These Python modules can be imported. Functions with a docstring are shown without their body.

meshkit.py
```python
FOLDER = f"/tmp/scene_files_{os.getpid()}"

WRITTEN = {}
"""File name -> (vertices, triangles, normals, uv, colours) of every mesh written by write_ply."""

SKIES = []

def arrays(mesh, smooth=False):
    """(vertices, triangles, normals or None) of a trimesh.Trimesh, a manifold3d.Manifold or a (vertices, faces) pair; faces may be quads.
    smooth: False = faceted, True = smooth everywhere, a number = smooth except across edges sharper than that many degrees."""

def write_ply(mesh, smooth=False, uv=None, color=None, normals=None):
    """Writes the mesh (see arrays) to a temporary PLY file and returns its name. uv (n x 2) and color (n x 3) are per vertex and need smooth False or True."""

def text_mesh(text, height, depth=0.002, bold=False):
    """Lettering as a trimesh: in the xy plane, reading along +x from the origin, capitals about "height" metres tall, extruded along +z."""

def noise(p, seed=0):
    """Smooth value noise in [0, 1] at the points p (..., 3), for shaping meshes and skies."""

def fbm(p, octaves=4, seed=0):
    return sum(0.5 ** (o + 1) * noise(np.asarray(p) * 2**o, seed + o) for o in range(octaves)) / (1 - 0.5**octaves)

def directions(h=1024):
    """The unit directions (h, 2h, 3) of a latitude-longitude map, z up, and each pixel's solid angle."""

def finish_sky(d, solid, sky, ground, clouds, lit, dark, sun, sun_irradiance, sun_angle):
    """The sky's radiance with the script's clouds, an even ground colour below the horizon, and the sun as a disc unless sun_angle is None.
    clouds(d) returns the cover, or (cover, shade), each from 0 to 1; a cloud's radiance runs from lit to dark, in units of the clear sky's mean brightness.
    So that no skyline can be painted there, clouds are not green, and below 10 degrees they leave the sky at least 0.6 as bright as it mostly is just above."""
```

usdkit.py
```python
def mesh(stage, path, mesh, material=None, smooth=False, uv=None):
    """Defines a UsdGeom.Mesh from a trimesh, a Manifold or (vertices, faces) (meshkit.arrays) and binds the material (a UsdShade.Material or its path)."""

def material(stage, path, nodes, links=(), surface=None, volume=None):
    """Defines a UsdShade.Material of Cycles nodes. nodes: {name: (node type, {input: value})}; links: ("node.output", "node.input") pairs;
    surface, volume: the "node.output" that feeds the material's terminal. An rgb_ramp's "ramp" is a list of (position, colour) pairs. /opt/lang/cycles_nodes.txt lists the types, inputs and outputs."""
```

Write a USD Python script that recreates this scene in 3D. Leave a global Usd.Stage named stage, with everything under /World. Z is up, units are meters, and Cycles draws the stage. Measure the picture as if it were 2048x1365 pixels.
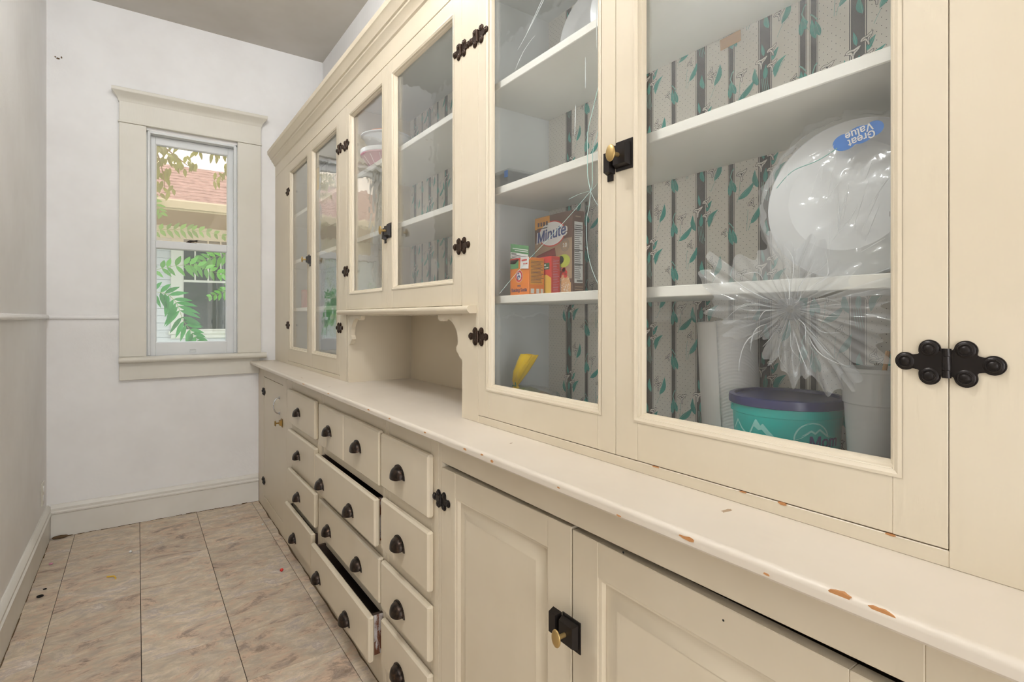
import math, random
import numpy as np, trimesh
from shapely.geometry import Polygon, LineString, Point, box as sbox
from shapely.ops import unary_union
from shapely import affinity
import usdkit, meshkit
from pxr import Usd, UsdGeom, UsdLux, UsdShade, Gf, Sdf

stage = Usd.Stage.CreateInMemory()
UsdGeom.SetStageUpAxis(stage, 'Z')
UsdGeom.SetStageMetersPerUnit(stage, 1.0)
UsdGeom.Xform.Define(stage, '/World')
rng = random.Random(7)
nrg = np.random.default_rng(11)
PI = math.pi

# ------------------------------------------------------------------ camera, sky, sun, added fill lights, exposure
CAM_Z = 1.2
YAW = math.atan((1024 - 275) / 1060.0)
cam = UsdGeom.Camera.Define(stage, '/World/camera')
cam.CreateHorizontalApertureAttr(36.0)
cam.CreateVerticalApertureAttr(36.0 * 1365 / 2048)
cam.CreateFocalLengthAttr(36.0 * 1060 / 2048)
cam.CreateVerticalApertureOffsetAttr(-47.5 * 36 / 2048)
cam.CreateClippingRangeAttr(Gf.Vec2f(0.02, 200))
sT, cT = math.sin(YAW), math.cos(YAW)
cam.AddTransformOp().Set(Gf.Matrix4d(cT, -sT, 0, 0, 0, 0, 1, 0, -sT, -cT, 0, 0, 0, 0, CAM_Z, 1))
cam.CreateExposureAttr(0.25)

SKY, SUN, REAR_FILL, SIDE_FILL, LAMP = 0.60, 1.05, 8.0, 2.2, 65.0
dome = UsdLux.DomeLight.Define(stage, '/World/sky_light')
dome.CreateIntensityAttr(SKY)
dome.CreateColorAttr(Gf.Vec3f(0.93, 0.97, 1.0))
sun = UsdLux.DistantLight.Define(stage, '/World/sun_light')
sun.CreateIntensityAttr(SUN)
sun.CreateAngleAttr(0.6)
sun.CreateColorAttr(Gf.Vec3f(1.0, 0.94, 0.85))
def aim(prim, loc, to):
    z = -np.array(to, float); z /= np.linalg.norm(z)
    up = np.array([0, 0, 1.0]) if abs(z[2]) < .98 else np.array([0, 1.0, 0])
    x = np.cross(up, z); x /= np.linalg.norm(x); y = np.cross(z, x)
    UsdGeom.Xformable(prim).AddTransformOp().Set(Gf.Matrix4d(*x, 0, *y, 0, *z, 0, *map(float, loc), 1))
aim(sun, (0, 0, 20), (0.62, 0.30, -0.85))
dl = UsdLux.RectLight.Define(stage, '/World/doorway_daylight')      # added fill light in a made-up doorway behind the camera
dl.CreateWidthAttr(0.48); dl.CreateHeightAttr(2.1); dl.CreateIntensityAttr(REAR_FILL)
dl.CreateColorAttr(Gf.Vec3f(0.98, 0.985, 1.0))
aim(dl, (-0.14, -2.62, 1.15), (0, 1, 0))
sl = UsdLux.RectLight.Define(stage, '/World/side_door_daylight')    # added fill light in a made-up opening of the left wall, out of view
sl.CreateWidthAttr(0.9); sl.CreateHeightAttr(2.0); sl.CreateIntensityAttr(SIDE_FILL)
sl.CreateColorAttr(Gf.Vec3f(0.98, 0.985, 1.0))
aim(sl, (-0.50, -1.55, 1.03), (1, 0, 0))

# ------------------------------------------------------------------ helpers
def lin(r, g, b):
    f = lambda c: c / 12.92 if c <= .04045 else ((c + .055) / 1.055) ** 2.4
    return tuple(f(v / 255.0) for v in (r, g, b))
used, origin = {}, {}
def numbered(path):
    if path not in used:
        used[path] = 0; return path
    used[path] += 1
    return f'{path}_{used[path]:03d}'
def tag(path, label=None, cat=None, group=None, kind=None):
    p = stage.GetPrimAtPath(path)
    for k, v in (('label', label), ('category', cat), ('group', group), ('kind', kind)):
        if v: p.SetCustomDataByKey(k, v)
    return path
def thing(name, label, cat, loc=(0, 0, 0), group=None):
    path = numbered('/World/' + name)
    UsdGeom.Xform.Define(stage, path).AddTranslateOp().Set(Gf.Vec3d(*map(float, loc)))
    origin[path] = np.array(loc, float)
    return tag(path, label, cat, group)
def setting(name, loc=(0, 0, 0)):
    path = numbered('/World/' + name)
    UsdGeom.Xform.Define(stage, path).AddTranslateOp().Set(Gf.Vec3d(*map(float, loc)))
    origin[path] = np.array(loc, float)
    return tag(path, kind='structure')
def J(*ms):
    out = []
    for m in ms:
        out += list(m) if isinstance(m, (list, tuple)) else [m]
    return trimesh.util.concatenate(out) if len(out) > 1 else out[0]
def obj(name, mesh, mat, parent=None, label=None, kind=None, smooth=32):
    if isinstance(mesh, (list, tuple)): mesh = J(*mesh)
    base = parent or '/World'
    path = numbered(base + '/' + name)
    o = origin.get(parent)
    if o is None and parent is None:
        o = np.zeros(3)
    m = trimesh.Trimesh(np.asarray(mesh.vertices) - o, mesh.faces, process=False)
    usdkit.mesh(stage, path, m, M[mat], smooth=smooth)
    origin[path] = o
    if label or kind: tag(path, label, kind=kind)
    return path
def struct(name, mesh, mat, smooth=32):
    return tag(obj(name, mesh, mat, smooth=smooth), kind='structure')
def single(name, mesh, mat, label, cat, group=None, smooth=32):
    """a thing that is one mesh: origin at its base"""
    if isinstance(mesh, (list, tuple)): mesh = J(*mesh)
    b = mesh.bounds
    loc = ((b[0][0] + b[1][0]) / 2, (b[0][1] + b[1][1]) / 2, b[0][2])
    path = numbered('/World/' + name)
    m = trimesh.Trimesh(np.asarray(mesh.vertices) - np.array(loc), mesh.faces, process=False)
    g = usdkit.mesh(stage, path, m, M[mat], smooth=smooth)
    UsdGeom.Xformable(g).AddTranslateOp().Set(Gf.Vec3d(*map(float, loc)))
    origin[path] = np.array(loc)
    return tag(path, label, cat, group)
def box(x0, x1, y0, y1, z0, z1, b=0.0):
    x0, x1 = sorted((x0, x1)); y0, y1 = sorted((y0, y1)); z0, z1 = sorted((z0, z1))
    if b <= 0:
        m = trimesh.creation.box((x1 - x0, y1 - y0, z1 - z0)); m.apply_translation(((x0 + x1) / 2, (y0 + y1) / 2, (z0 + z1) / 2)); return m
    b = min(b, (x1 - x0) * .49, (y1 - y0) * .49, (z1 - z0) * .49)
    P = []
    for X, sx in ((x0, 1), (x1, -1)):
        for Y, sy in ((y0, 1), (y1, -1)):
            for Z, sz in ((z0, 1), (z1, -1)):
                P += [(X, Y + sy * b, Z + sz * b), (X + sx * b, Y, Z + sz * b), (X + sx * b, Y + sy * b, Z)]
    return trimesh.convex.convex_hull(np.array(P))
def fixw(m):
    if m.volume < 0: m.invert()
    return m
def extr(poly, depth):
    gs = getattr(poly, 'geoms', [poly])
    return J([trimesh.creation.extrude_polygon(g, depth, engine='earcut') for g in gs if g.area > 1e-10])
def prism_x(poly, x0, x1):          # polygon in (y,z), extruded along x
    m = extr(poly, x1 - x0); v = m.vertices
    return fixw(trimesh.Trimesh(np.c_[v[:, 2] + x0, v[:, 0], v[:, 1]], m.faces, process=False))
def prism_y(poly, y0, y1):          # polygon in (x,z), extruded along y
    m = extr(poly, y1 - y0); v = m.vertices
    return fixw(trimesh.Trimesh(np.c_[v[:, 0], v[:, 2] + y0, v[:, 1]], m.faces, process=False))
def prism_xl(poly, x0, x1):         # polygon in (y,z), extruded along y<->x for back wall: polygon in (y,z) along x
    return prism_x(poly, x0, x1)
def prism_z(poly, z0, z1):
    m = extr(poly, z1 - z0); m.apply_translation((0, 0, z0)); return fixw(m)
def ring(y0, y1, z0, z1, prof):
    """mitred moulding on a plane x = const: profile of (inset, x) steps from outside in"""
    V, Fc = [], []
    for i, x in prof:
        V += [(x, y0 + i, z0 + i), (x, y1 - i, z0 + i), (x, y1 - i, z1 - i), (x, y0 + i, z1 - i)]
    for k in range(len(prof) - 1):
        for c in range(4):
            a, b = 4 * k + c, 4 * k + (c + 1) % 4
            Fc += [(a, a + 4, b + 4), (a, b + 4, b)]
    return trimesh.Trimesh(np.array(V), np.array(Fc), process=False)
def ring_y(x0, x1, z0, z1, prof):   # the same on a plane y = const
    m = ring(x0, x1, z0, z1, prof); v = m.vertices
    return trimesh.Trimesh(np.c_[v[:, 1], v[:, 0], v[:, 2]], m.faces[:, ::-1], process=False)
def lathe(prof, n=40, loc=(0, 0, 0)):
    m = trimesh.creation.revolve(np.array(prof, float), sections=n); m.apply_translation(loc); return m
def tube(pts, r, n=8):
    p = np.asarray(pts, float); t = np.gradient(p, axis=0); t /= np.linalg.norm(t, axis=1, keepdims=True) + 1e-12
    ref = np.array([0, 0, 1.0]) if abs(t[:, 2]).mean() < .8 else np.array([1.0, 0, 0])
    a = np.cross(t, ref); a /= np.linalg.norm(a, axis=1, keepdims=True) + 1e-12; b = np.cross(t, a)
    rr = np.broadcast_to(np.asarray(r, float), (len(p),)); an = np.arange(n) * 2 * PI / n
    V = (p[:, None] + rr[:, None, None] * (np.cos(an)[None, :, None] * a[:, None] + np.sin(an)[None, :, None] * b[:, None])).reshape(-1, 3)
    Fc = []
    for i in range(len(p) - 1):
        for j in range(n):
            q = (i * n + j, i * n + (j + 1) % n, (i + 1) * n + (j + 1) % n, (i + 1) * n + j); Fc += [(q[0], q[1], q[2]), (q[0], q[2], q[3])]
    for s, o in ((0, 1), ((len(p) - 1) * n, -1)):
        for j in range(1, n - 1): Fc.append((s, s + j, s + j + 1)[::o])
    return trimesh.Trimesh(V, np.array(Fc), process=False)
def flat(polys):
    """triangulated shapely polygons in 2-D -> (v2, f)"""
    V, Fc, n = [], [], 0
    for p in polys:
        for g in getattr(p, 'geoms', [p]):
            if g.is_empty or g.area < 1e-9: continue
            v, f = trimesh.creation.triangulate_polygon(g, engine='earcut')
            V.append(v); Fc.append(f + n); n += len(v)
    return np.vstack(V), np.vstack(Fc)
def face_x(polys, x, up=False):      # print on a plane facing -x; polygons in (t, z) with t running to the right in the picture (-y)
    v, f = flat(polys)
    return trimesh.Trimesh(np.c_[np.full(len(v), x), -v[:, 0], v[:, 1]], f, process=False)
def face_my(polys, y):               # print on a plane facing -y; polygons in (x, z)
    v, f = flat(polys)
    return trimesh.Trimesh(np.c_[v[:, 0], np.full(len(v), y), v[:, 1]], f, process=False)
def lettering(text, h, center, x, rot=0, bold=True, shear=0.0, depth=.0004):
    """raised print on a plane facing -x, reading towards -y; center = (y, z)"""
    m = meshkit.text_mesh(text, h, depth, bold); v = np.array(m.vertices)
    v[:, :2] -= (v[:, :2].max(0) + v[:, :2].min(0)) / 2
    v[:, 0] += shear * v[:, 1]
    c, s = math.cos(rot), math.sin(rot)
    t, z = v[:, 0] * c - v[:, 1] * s, v[:, 0] * s + v[:, 1] * c
    return fixw(trimesh.Trimesh(np.c_[x - v[:, 2], center[0] - t, center[1] + z], m.faces, process=False))
def ell(cx, cz, a, b, n=36): return affinity.scale(Point(cx, cz).buffer(1, n // 4), a, b)
def mt(m, mat4): m = m.copy(); m.apply_transform(mat4); return m
def rotz(a, p): return trimesh.transformations.rotation_matrix(a, (0, 0, 1), p)

# ------------------------------------------------------------------ materials
M = {}
def mat(name, nodes, links=(), surface='p.BSDF'):
    M[name] = usdkit.material(stage, '/World/Looks/' + name, nodes, links, surface=surface); return name
def plain(name, col, rough=.5, metal=0., spec=.5, **kw):
    return mat(name, {'p': ('principled_bsdf', dict(base_color=lin(*col), roughness=rough, metallic=metal, specular_ior_level=spec, **kw))})
def paint(name, col, col2, rough=.38, scale=(14, 14, 2.2), bump=.25, dist=.0012, spec=.5, fine=160.):
    """brushed oil paint: faint streaks, drips and uneven gloss"""
    mat(name, {'g': ('geometry', {}), 'm': ('mapping', dict(scale=scale)), 'n': ('noise_texture', dict(scale=6., detail=5., roughness=.6)),
               'm2': ('mapping', dict(scale=(scale[0] / 14, scale[1] / 14, scale[2] / 14))), 'n2': ('noise_texture', dict(scale=fine, detail=3., roughness=.55)),
               'n3': ('noise_texture', dict(scale=2.3, detail=4., roughness=.6)),
               'r': ('rgb_ramp', dict(ramp=[(.3, lin(*col2)), (.62, lin(*col))])), 'a': ('math', dict(math_type='multiply_add', value2=.5)),
               'b': ('bump', dict(strength=bump, distance=dist)), 'p': ('principled_bsdf', dict(roughness=rough, specular_ior_level=spec))},
        [('g.position', 'm.vector'), ('m.vector', 'n.vector'), ('g.position', 'm2.vector'), ('m2.vector', 'n2.vector'), ('g.position', 'n3.vector'),
         ('n3.fac', 'r.fac'), ('r.color', 'p.base_color'), ('n.fac', 'a.value1'), ('n2.fac', 'a.value3'), ('a.value', 'b.height'), ('b.normal', 'p.normal')])
paint('cream_paint', (218, 206, 184), (212, 199, 175))
paint('cream_paint_worn', (221, 211, 197), (213, 202, 186), rough=.42, scale=(3, 1.2, 3), bump=.4, dist=.0016)
paint('shelf_paint', (238, 236, 228), (231, 229, 219), rough=.45, scale=(3, 2, 3), bump=.35)
paint('interior_paint', (226, 229, 228), (218, 222, 221), rough=.5, scale=(3, 3, 3), bump=.3)
paint('window_paint', (218, 214, 203), (211, 206, 193), rough=.4, bump=.2)
paint('sash_paint', (222, 224, 224), (212, 213, 212), rough=.4, bump=.2)
paint('baseboard_paint', (228, 225, 218), (217, 213, 204), rough=.4, scale=(2, 2, 2), bump=.2)
def plaster(name, col, col2, sc=70., bump=.35, dist=.003):
    mat(name, {'g': ('geometry', {}), 'n': ('noise_texture', dict(scale=sc, detail=3., roughness=.55)), 'n2': ('noise_texture', dict(scale=9., detail=4.)),
               'n3': ('noise_texture', dict(scale=1.6, detail=5., roughness=.62)), 'a': ('math', dict(math_type='multiply_add', value2=.5)),
               'r': ('rgb_ramp', dict(ramp=[(.32, lin(*col2)), (.6, lin(*col))])), 'b': ('bump', dict(strength=bump, distance=dist)),
               'p': ('principled_bsdf', dict(roughness=.55, specular_ior_level=.35))},
        [('g.position', 'n.vector'), ('g.position', 'n2.vector'), ('g.position', 'n3.vector'), ('n3.fac', 'r.fac'), ('r.color', 'p.base_color'),
         ('n.fac', 'a.value1'), ('n2.fac', 'a.value3'), ('a.value', 'b.height'), ('b.normal', 'p.normal')])
plaster('wall_plaster', (239, 238, 237), (229, 227, 225))
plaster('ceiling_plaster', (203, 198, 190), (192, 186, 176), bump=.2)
# stone-look vinyl: streaks of tan, rose and slate; every tile has its own piece of the pattern
mat('stone_tile', {'g': ('geometry', {}), 'o': ('object_info', {}), 'w': ('white_noise_texture', dict(dimensions='1D')), 'sh': ('vector_math', dict(math_type='multiply_add', vector2=(31., 47., 13.))),
    'm': ('mapping', dict(scale=(5.2, 8.6, 5.), rotation=(0, 0, .2))), 'n': ('noise_texture', dict(scale=1.0, detail=11., roughness=.74, distortion=.5)),
    'r': ('rgb_ramp', dict(ramp=[(.30, lin(122, 103, 87)), (.39, lin(172, 149, 129)), (.45, lin(217, 189, 163)), (.50, lin(206, 190, 165)), (.55, lin(226, 208, 184)), (.60, lin(196, 180, 169)), (.66, lin(233, 222, 208)), (.73, lin(182, 163, 149))])),
    'n2': ('noise_texture', dict(scale=3.1, detail=6., roughness=.6, distortion=.6)), 'r2': ('rgb_ramp', dict(ramp=[(.40, (0, 0, 0)), (.68, (1, 1, 1))])),
    'mx': ('mix_color', dict(blend_type='mix', b=lin(160, 150, 140))), 'ms': ('math', dict(math_type='multiply', value2=.55)),
    'tv': ('map_range', dict(to_min=.90, to_max=1.06)), 'hv': ('hsv', dict(hue=.5, saturation=.95, fac=1.)), 'n3': ('noise_texture', dict(scale=70., detail=4., roughness=.7)), 'b': ('bump', dict(strength=.25, distance=.0008)), 'p': ('principled_bsdf', dict(roughness=.48, specular_ior_level=.4))},
    [('o.random', 'w.w'), ('w.color', 'sh.vector1'), ('g.position', 'sh.vector3'), ('sh.vector', 'm.vector'), ('m.vector', 'n.vector'), ('m.vector', 'n2.vector'), ('n.fac', 'r.fac'), ('n2.fac', 'r2.fac'),
     ('r2.color', 'ms.value1'), ('ms.value', 'mx.fac'), ('r.color', 'mx.a'), ('o.random', 'tv.value'), ('mx.result', 'hv.color'), ('tv.result', 'hv.value'), ('hv.color', 'p.base_color'), ('g.position', 'n3.vector'), ('n3.fac', 'b.height'), ('b.normal', 'p.normal')])
plain('tile_joint', (52, 42, 36), .9)
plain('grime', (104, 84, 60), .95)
plain('dark_gap', (22, 19, 17), .95)
plain('shaded_drawer_wood', (62, 47, 36), .85)  # dark tone stands in for the shade inside open drawers
plain('raw_wood', (188, 132, 82), .7)
mat('worn_drawer_edge', {'g': ('geometry', {}), 'm': ('mapping', dict(scale=(40, 40, 9))), 'n': ('noise_texture', dict(scale=1.6, detail=5., roughness=.7)),
    'r': ('rgb_ramp', dict(ramp=[(.42, lin(206, 200, 200)), (.5, lin(180, 172, 170)), (.53, lin(112, 66, 42)), (.7, lin(92, 54, 36))])), 'p': ('principled_bsdf', dict(roughness=.6))},
    [('g.position', 'm.vector'), ('m.vector', 'n.vector'), ('n.fac', 'r.fac'), ('r.color', 'p.base_color')])
mat('dark_bronze', {'g': ('geometry', {}), 'n': ('noise_texture', dict(scale=90., detail=4.)), 'r': ('rgb_ramp', dict(ramp=[(.35, lin(38, 33, 30)), (.6, lin(64, 52, 44)), (.75, lin(92, 68, 52))])),
    'p': ('principled_bsdf', dict(metallic=.75, roughness=.36))}, [('g.position', 'n.vector'), ('n.fac', 'r.fac'), ('r.color', 'p.base_color')])
plain('hinge_bronze', (66, 50, 40), .32, .7)
plain('black_iron', (36, 31, 29), .35, .5)
plain('screw_metal', (92, 66, 46), .4, .7)
plain('brass', (186, 158, 104), .4, .8)
plain('old_brass', (150, 118, 62), .4, .8)
plain('chrome', (215, 216, 220), .2, 1.)
def pane_mat(name, tint, haze=0., haze_col=(1, 1, 1), wavy=.0, rough=0., ior=1.5):
    nodes = {'g': ('geometry', {}), 'ior': ('mix_float', dict(a=ior, b=1 / ior)), 'f': ('fresnel', {}), 't': ('transparent_bsdf', dict(color=tint)),
             'gl': ('glossy_bsdf', dict(color=(1, 1, 1), roughness=rough)), 'mx': ('mix_closure', {})}
    links = [('g.backfacing', 'ior.fac'), ('ior.result', 'f.IOR'), ('f.fac', 'mx.fac'), ('gl.BSDF', 'mx.closure2')]
    if wavy:
        nodes |= {'mp': ('mapping', dict(scale=(1., 1., 1.))), 'n': ('noise_texture', dict(scale=11., detail=2.)), 'b': ('bump', dict(strength=1., distance=wavy))}
        links += [('g.position', 'mp.vector'), ('mp.vector', 'n.vector'), ('n.fac', 'b.height'), ('b.normal', 'gl.normal')]
    if haze:
        nodes |= {'d': ('diffuse_bsdf', dict(color=haze_col)), 'tr': ('translucent_bsdf', dict(color=haze_col)), 'dm': ('mix_closure', dict(fac=.5)), 'hz': ('mix_closure', dict(fac=haze))}
        links += [('d.BSDF', 'dm.closure1'), ('tr.BSDF', 'dm.closure2'), ('t.BSDF', 'hz.closure1'), ('dm.closure', 'hz.closure2'), ('hz.closure', 'mx.closure1')]
    else: links += [('t.BSDF', 'mx.closure1')]
    mat(name, nodes, links, 'mx.closure')
pane_mat('cabinet_glass', (.995, 1., .998), haze=.012, wavy=.0016)
pane_mat('old_wavy_glass', (.995, 1., .998), haze=.015, wavy=.0011, ior=2.2)
pane_mat('old_glass', (.995, 1., .998), haze=.03, haze_col=(.9, .95, .95), wavy=.0012, ior=1.65)
pane_mat('window_glass', (.97, .98, .98), haze=.03)
pane_mat('screened_glass', (1.0, .93, .85), haze=.13, haze_col=(1., .88, .76))
pane_mat('plastic_film', (.97, .98, .99), haze=.13, haze_col=(.95, .96, .97), rough=.10)
pane_mat('gathered_film', (.96, .97, .98), haze=.30, haze_col=(.95, .96, .97), rough=.12)
pane_mat('fold_glint_film', (.96, .97, .98), haze=.75, haze_col=(.97, .98, .98), rough=.1)  # pale film for painted glints along the bag folds
pane_mat('clear_plastic', (.9, .92, .93), haze=.12, haze_col=(.9, .92, .93), rough=.1)
pane_mat('frosted_plastic', (.9, .9, .9), haze=.5, haze_col=(.97, .98, .97), rough=.25)
plain('crack_edge', (196, 226, 222), .12)
plain('pale_glint', (226, 232, 232), .3)  # pale colour for painted glints of crinkled plastic
plain('paper_ground', (236, 232, 222), .6)
plain('paper_charcoal', (74, 73, 72), .6)
plain('paper_teal', (54, 166, 155), .6)
plain('paper_pale_teal', (134, 190, 180), .6)
plain('paper_white', (242, 238, 230), .6)
plain('paper_towel', (232, 230, 226), .9)
mat('embossed_towel', {'g': ('texture_coordinate', {}), 'w': ('wave_texture', dict(wave_type='bands', bands_direction='diagonal', scale=95., distortion=1.5)), 'b': ('bump', dict(strength=.3, distance=.0015)),
    'p': ('principled_bsdf', dict(base_color=lin(233, 232, 229), roughness=.9))}, [('g.object', 'w.vector'), ('w.fac', 'b.height'), ('b.normal', 'p.normal')])
plain('teal_plastic', (24, 176, 168), .3)
plain('navy_plastic', (40, 44, 92), .28)
plain('navy_ink', (36, 44, 104), .5)
plain('pale_ink', (150, 214, 206), .5)
plain('white_plastic', (226, 228, 230), .35)
plain('white_card', (228, 228, 226), .6)
plain('pink_plastic', (206, 142, 164), .4)
plain('pink_stripe', (236, 214, 220), .4)
plain('orange_plastic', (226, 128, 50), .4)
plain('grey_plastic', (96, 100, 98), .4)
plain('dark_grey_plastic', (92, 94, 96), .35)
plain('lime_plastic', (120, 214, 110), .4)
plain('brown_card', (104, 72, 58), .45)
plain('tan_card', (166, 140, 112), .45)
plain('orange_card', (232, 132, 48), .45)
plain('amber_card', (226, 158, 52), .45)
plain('red_card', (206, 54, 46), .45)
plain('dark_red_card', (120, 40, 36), .45)
plain('green_card', (92, 150, 100), .5)
plain('dark_green_card', (40, 96, 58), .5)
plain('yellow_card', (226, 186, 72), .5)
plain('lime_card', (178, 192, 70), .5)
plain('rice_card', (206, 164, 116), .5)
plain('blue_ink', (52, 72, 132), .5)
plain('label_blue', (40, 116, 200), .35)
plain('grey_ink', (120, 118, 116), .6)
plain('yellow_bag', (246, 206, 26), .3, transmission_weight=.0)
plain('blue_bag', (40, 110, 180), .3)
plain('green_bag', (120, 130, 60), .35)
plain('bread_crust', (150, 118, 70), .8)
plain('purple_print', (126, 72, 130), .4)
plain('beans', (150, 84, 62), .6)
plain('salt', (214, 208, 198), .8)
plain('siding_paint', (212, 213, 213), .6)
plain('house_trim', (220, 218, 206), .6)
plain('soffit_paint', (176, 150, 122), .7)
plain('gutter_paint', (214, 206, 186), .5)
mat('shingle', {'g': ('geometry', {}), 'n': ('noise_texture', dict(scale=16., detail=6.)), 'r': ('rgb_ramp', dict(ramp=[(.3, lin(134, 104, 104)), (.7, lin(192, 160, 158))])), 'p': ('principled_bsdf', dict(roughness=.9))},
    [('g.position', 'n.vector'), ('n.fac', 'r.fac'), ('r.color', 'p.base_color')])
plain('house_glass', (58, 66, 58), .08)
plain('house_sash', (206, 204, 192), .6)
plain('lawn_green', (96, 124, 62), .9)
def leaf_mat(name, col, t=.45):
    mat(name, {'o': ('object_info', {}), 'v': ('map_range', dict(to_min=.62, to_max=1.12)), 'h': ('hsv', dict(hue=.5, saturation=1., fac=1., color=lin(*col))), 'h2': ('hsv', dict(hue=.49, saturation=1.05, fac=1., color=lin(min(255, col[0] * 1.25), min(255, col[1] * 1.2), col[2]))),
               'd': ('principled_bsdf', dict(roughness=.45)), 't': ('translucent_bsdf', {}), 'm': ('mix_closure', dict(fac=t))},
        [('o.random', 'v.value'), ('v.result', 'h.value'), ('v.result', 'h2.value'), ('h.color', 'd.base_color'), ('h2.color', 't.color'), ('d.BSDF', 'm.closure1'), ('t.BSDF', 'm.closure2')], 'm.closure')
leaf_mat('frond_green', (70, 150, 84)); leaf_mat('frond_green_light', (112, 176, 84)); leaf_mat('tree_leaf', (128, 140, 70), .35); leaf_mat('shrub_leaf', (110, 176, 84))
plain('stem_green', (150, 160, 96), .6); plain('twig_brown', (122, 96, 70), .8)
plain('lamp_metal', (210, 206, 196), .4)
mat('lamp_glass', {'e': ('emission', dict(color=(.97, .985, 1.0), strength=LAMP))}, (), 'e.emission')

# ------------------------------------------------------------------ room shell
XL, XR, YB, YR, ZC = -0.403, 1.06, 3.80, -2.5, 2.985
OX0, OX1, OZ0, OZ1 = 0.043, 0.523, 0.955, 2.305          # window opening
W = .15
struct('floor', box(XL - W, XR + W, YR - W, YB + W, -.1, -.004), 'tile_joint')
# vinyl tiles, one mesh each (floor parts)
TS = .3048
seams_x = [XL, -.282, .011, .296, .605, .70]
dy = [.0, -.03, .0, .0, .02]
for c in range(5):
    x0, x1 = seams_x[c], seams_x[c + 1]
    k = 0
    y1 = YB
    yy = 3.150 + dy[c] + 3 * TS
    while yy > -1.0:
        y0 = yy - TS; ya, yb = max(y0, -1.0), min(yy, YB)
        if yb - ya > .01:
            g = .0011 if c in (1, 2, 3) else .0007
            obj('tile', box(x0 + g, x1 - g, ya + .0007, yb - .0007, -.004, 0, .0005), 'stone_tile', '/World/floor', smooth=False)
        yy = y0
obj('tile', box(XL, .70, YR, -1.001, -.004, 0), 'stone_tile', '/World/floor', smooth=False)
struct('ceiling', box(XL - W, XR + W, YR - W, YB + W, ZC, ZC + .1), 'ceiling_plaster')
struct('wall_left', [box(XL - W, XL, YR - W, -2.02, 0, ZC), box(XL - W, XL, -1.08, YB + W, 0, ZC), box(XL - W, XL, -2.02, -1.08, 2.05, ZC)], 'wall_plaster')  # opening cut for the added side fill light
struct('wall_right', box(XR, XR + W, YR - W, YB + W, 0, ZC), 'wall_plaster')
struct('wall_back', [box(XL, OX0, YB, YB + W, 0, ZC), box(OX1, XR, YB, YB + W, 0, ZC), box(OX0, OX1, YB, YB + W, 0, OZ0), box(OX0, OX1, YB, YB + W, OZ1, ZC)], 'wall_plaster')
struct('wall_rear', [box(.12, XR, YR - W, YR, 0, ZC), box(XL, .12, YR - W, YR, 2.25, ZC)], 'wall_plaster')  # opening cut for the added rear fill light
def bb_prof(s=1, off=0.):
    p = [(0, 0), (.018, 0), (.018, .128), (.024, .132), (.025, .140), (.019, .147), (.020, .160), (.012, .174), (.006, .179), (0, .179)]
    return p
struct('baseboard_left', prism_y(Polygon([(XL + a, b) for a, b in bb_prof()]), -1.08, YB), 'baseboard_paint')
m = prism_y(Polygon([(a, b) for a, b in bb_prof()]), XL + .019, .646); v = m.vertices
struct('baseboard_back', fixw(trimesh.Trimesh(np.c_[v[:, 1], YB - v[:, 0], v[:, 2]], m.faces, process=False)), 'baseboard_paint')
rail = [(0, 0), (.010, 0), (.013, .006), (.013, .012), (.008, .021), (0, .024)]
struct('trim_1', prism_y(Polygon([(XL + a, 1.19 + b) for a, b in rail]), -1.08, YB), 'wall_plaster')
m = prism_y(Polygon(rail), XL + .012, -.088); v = m.vertices
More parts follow.
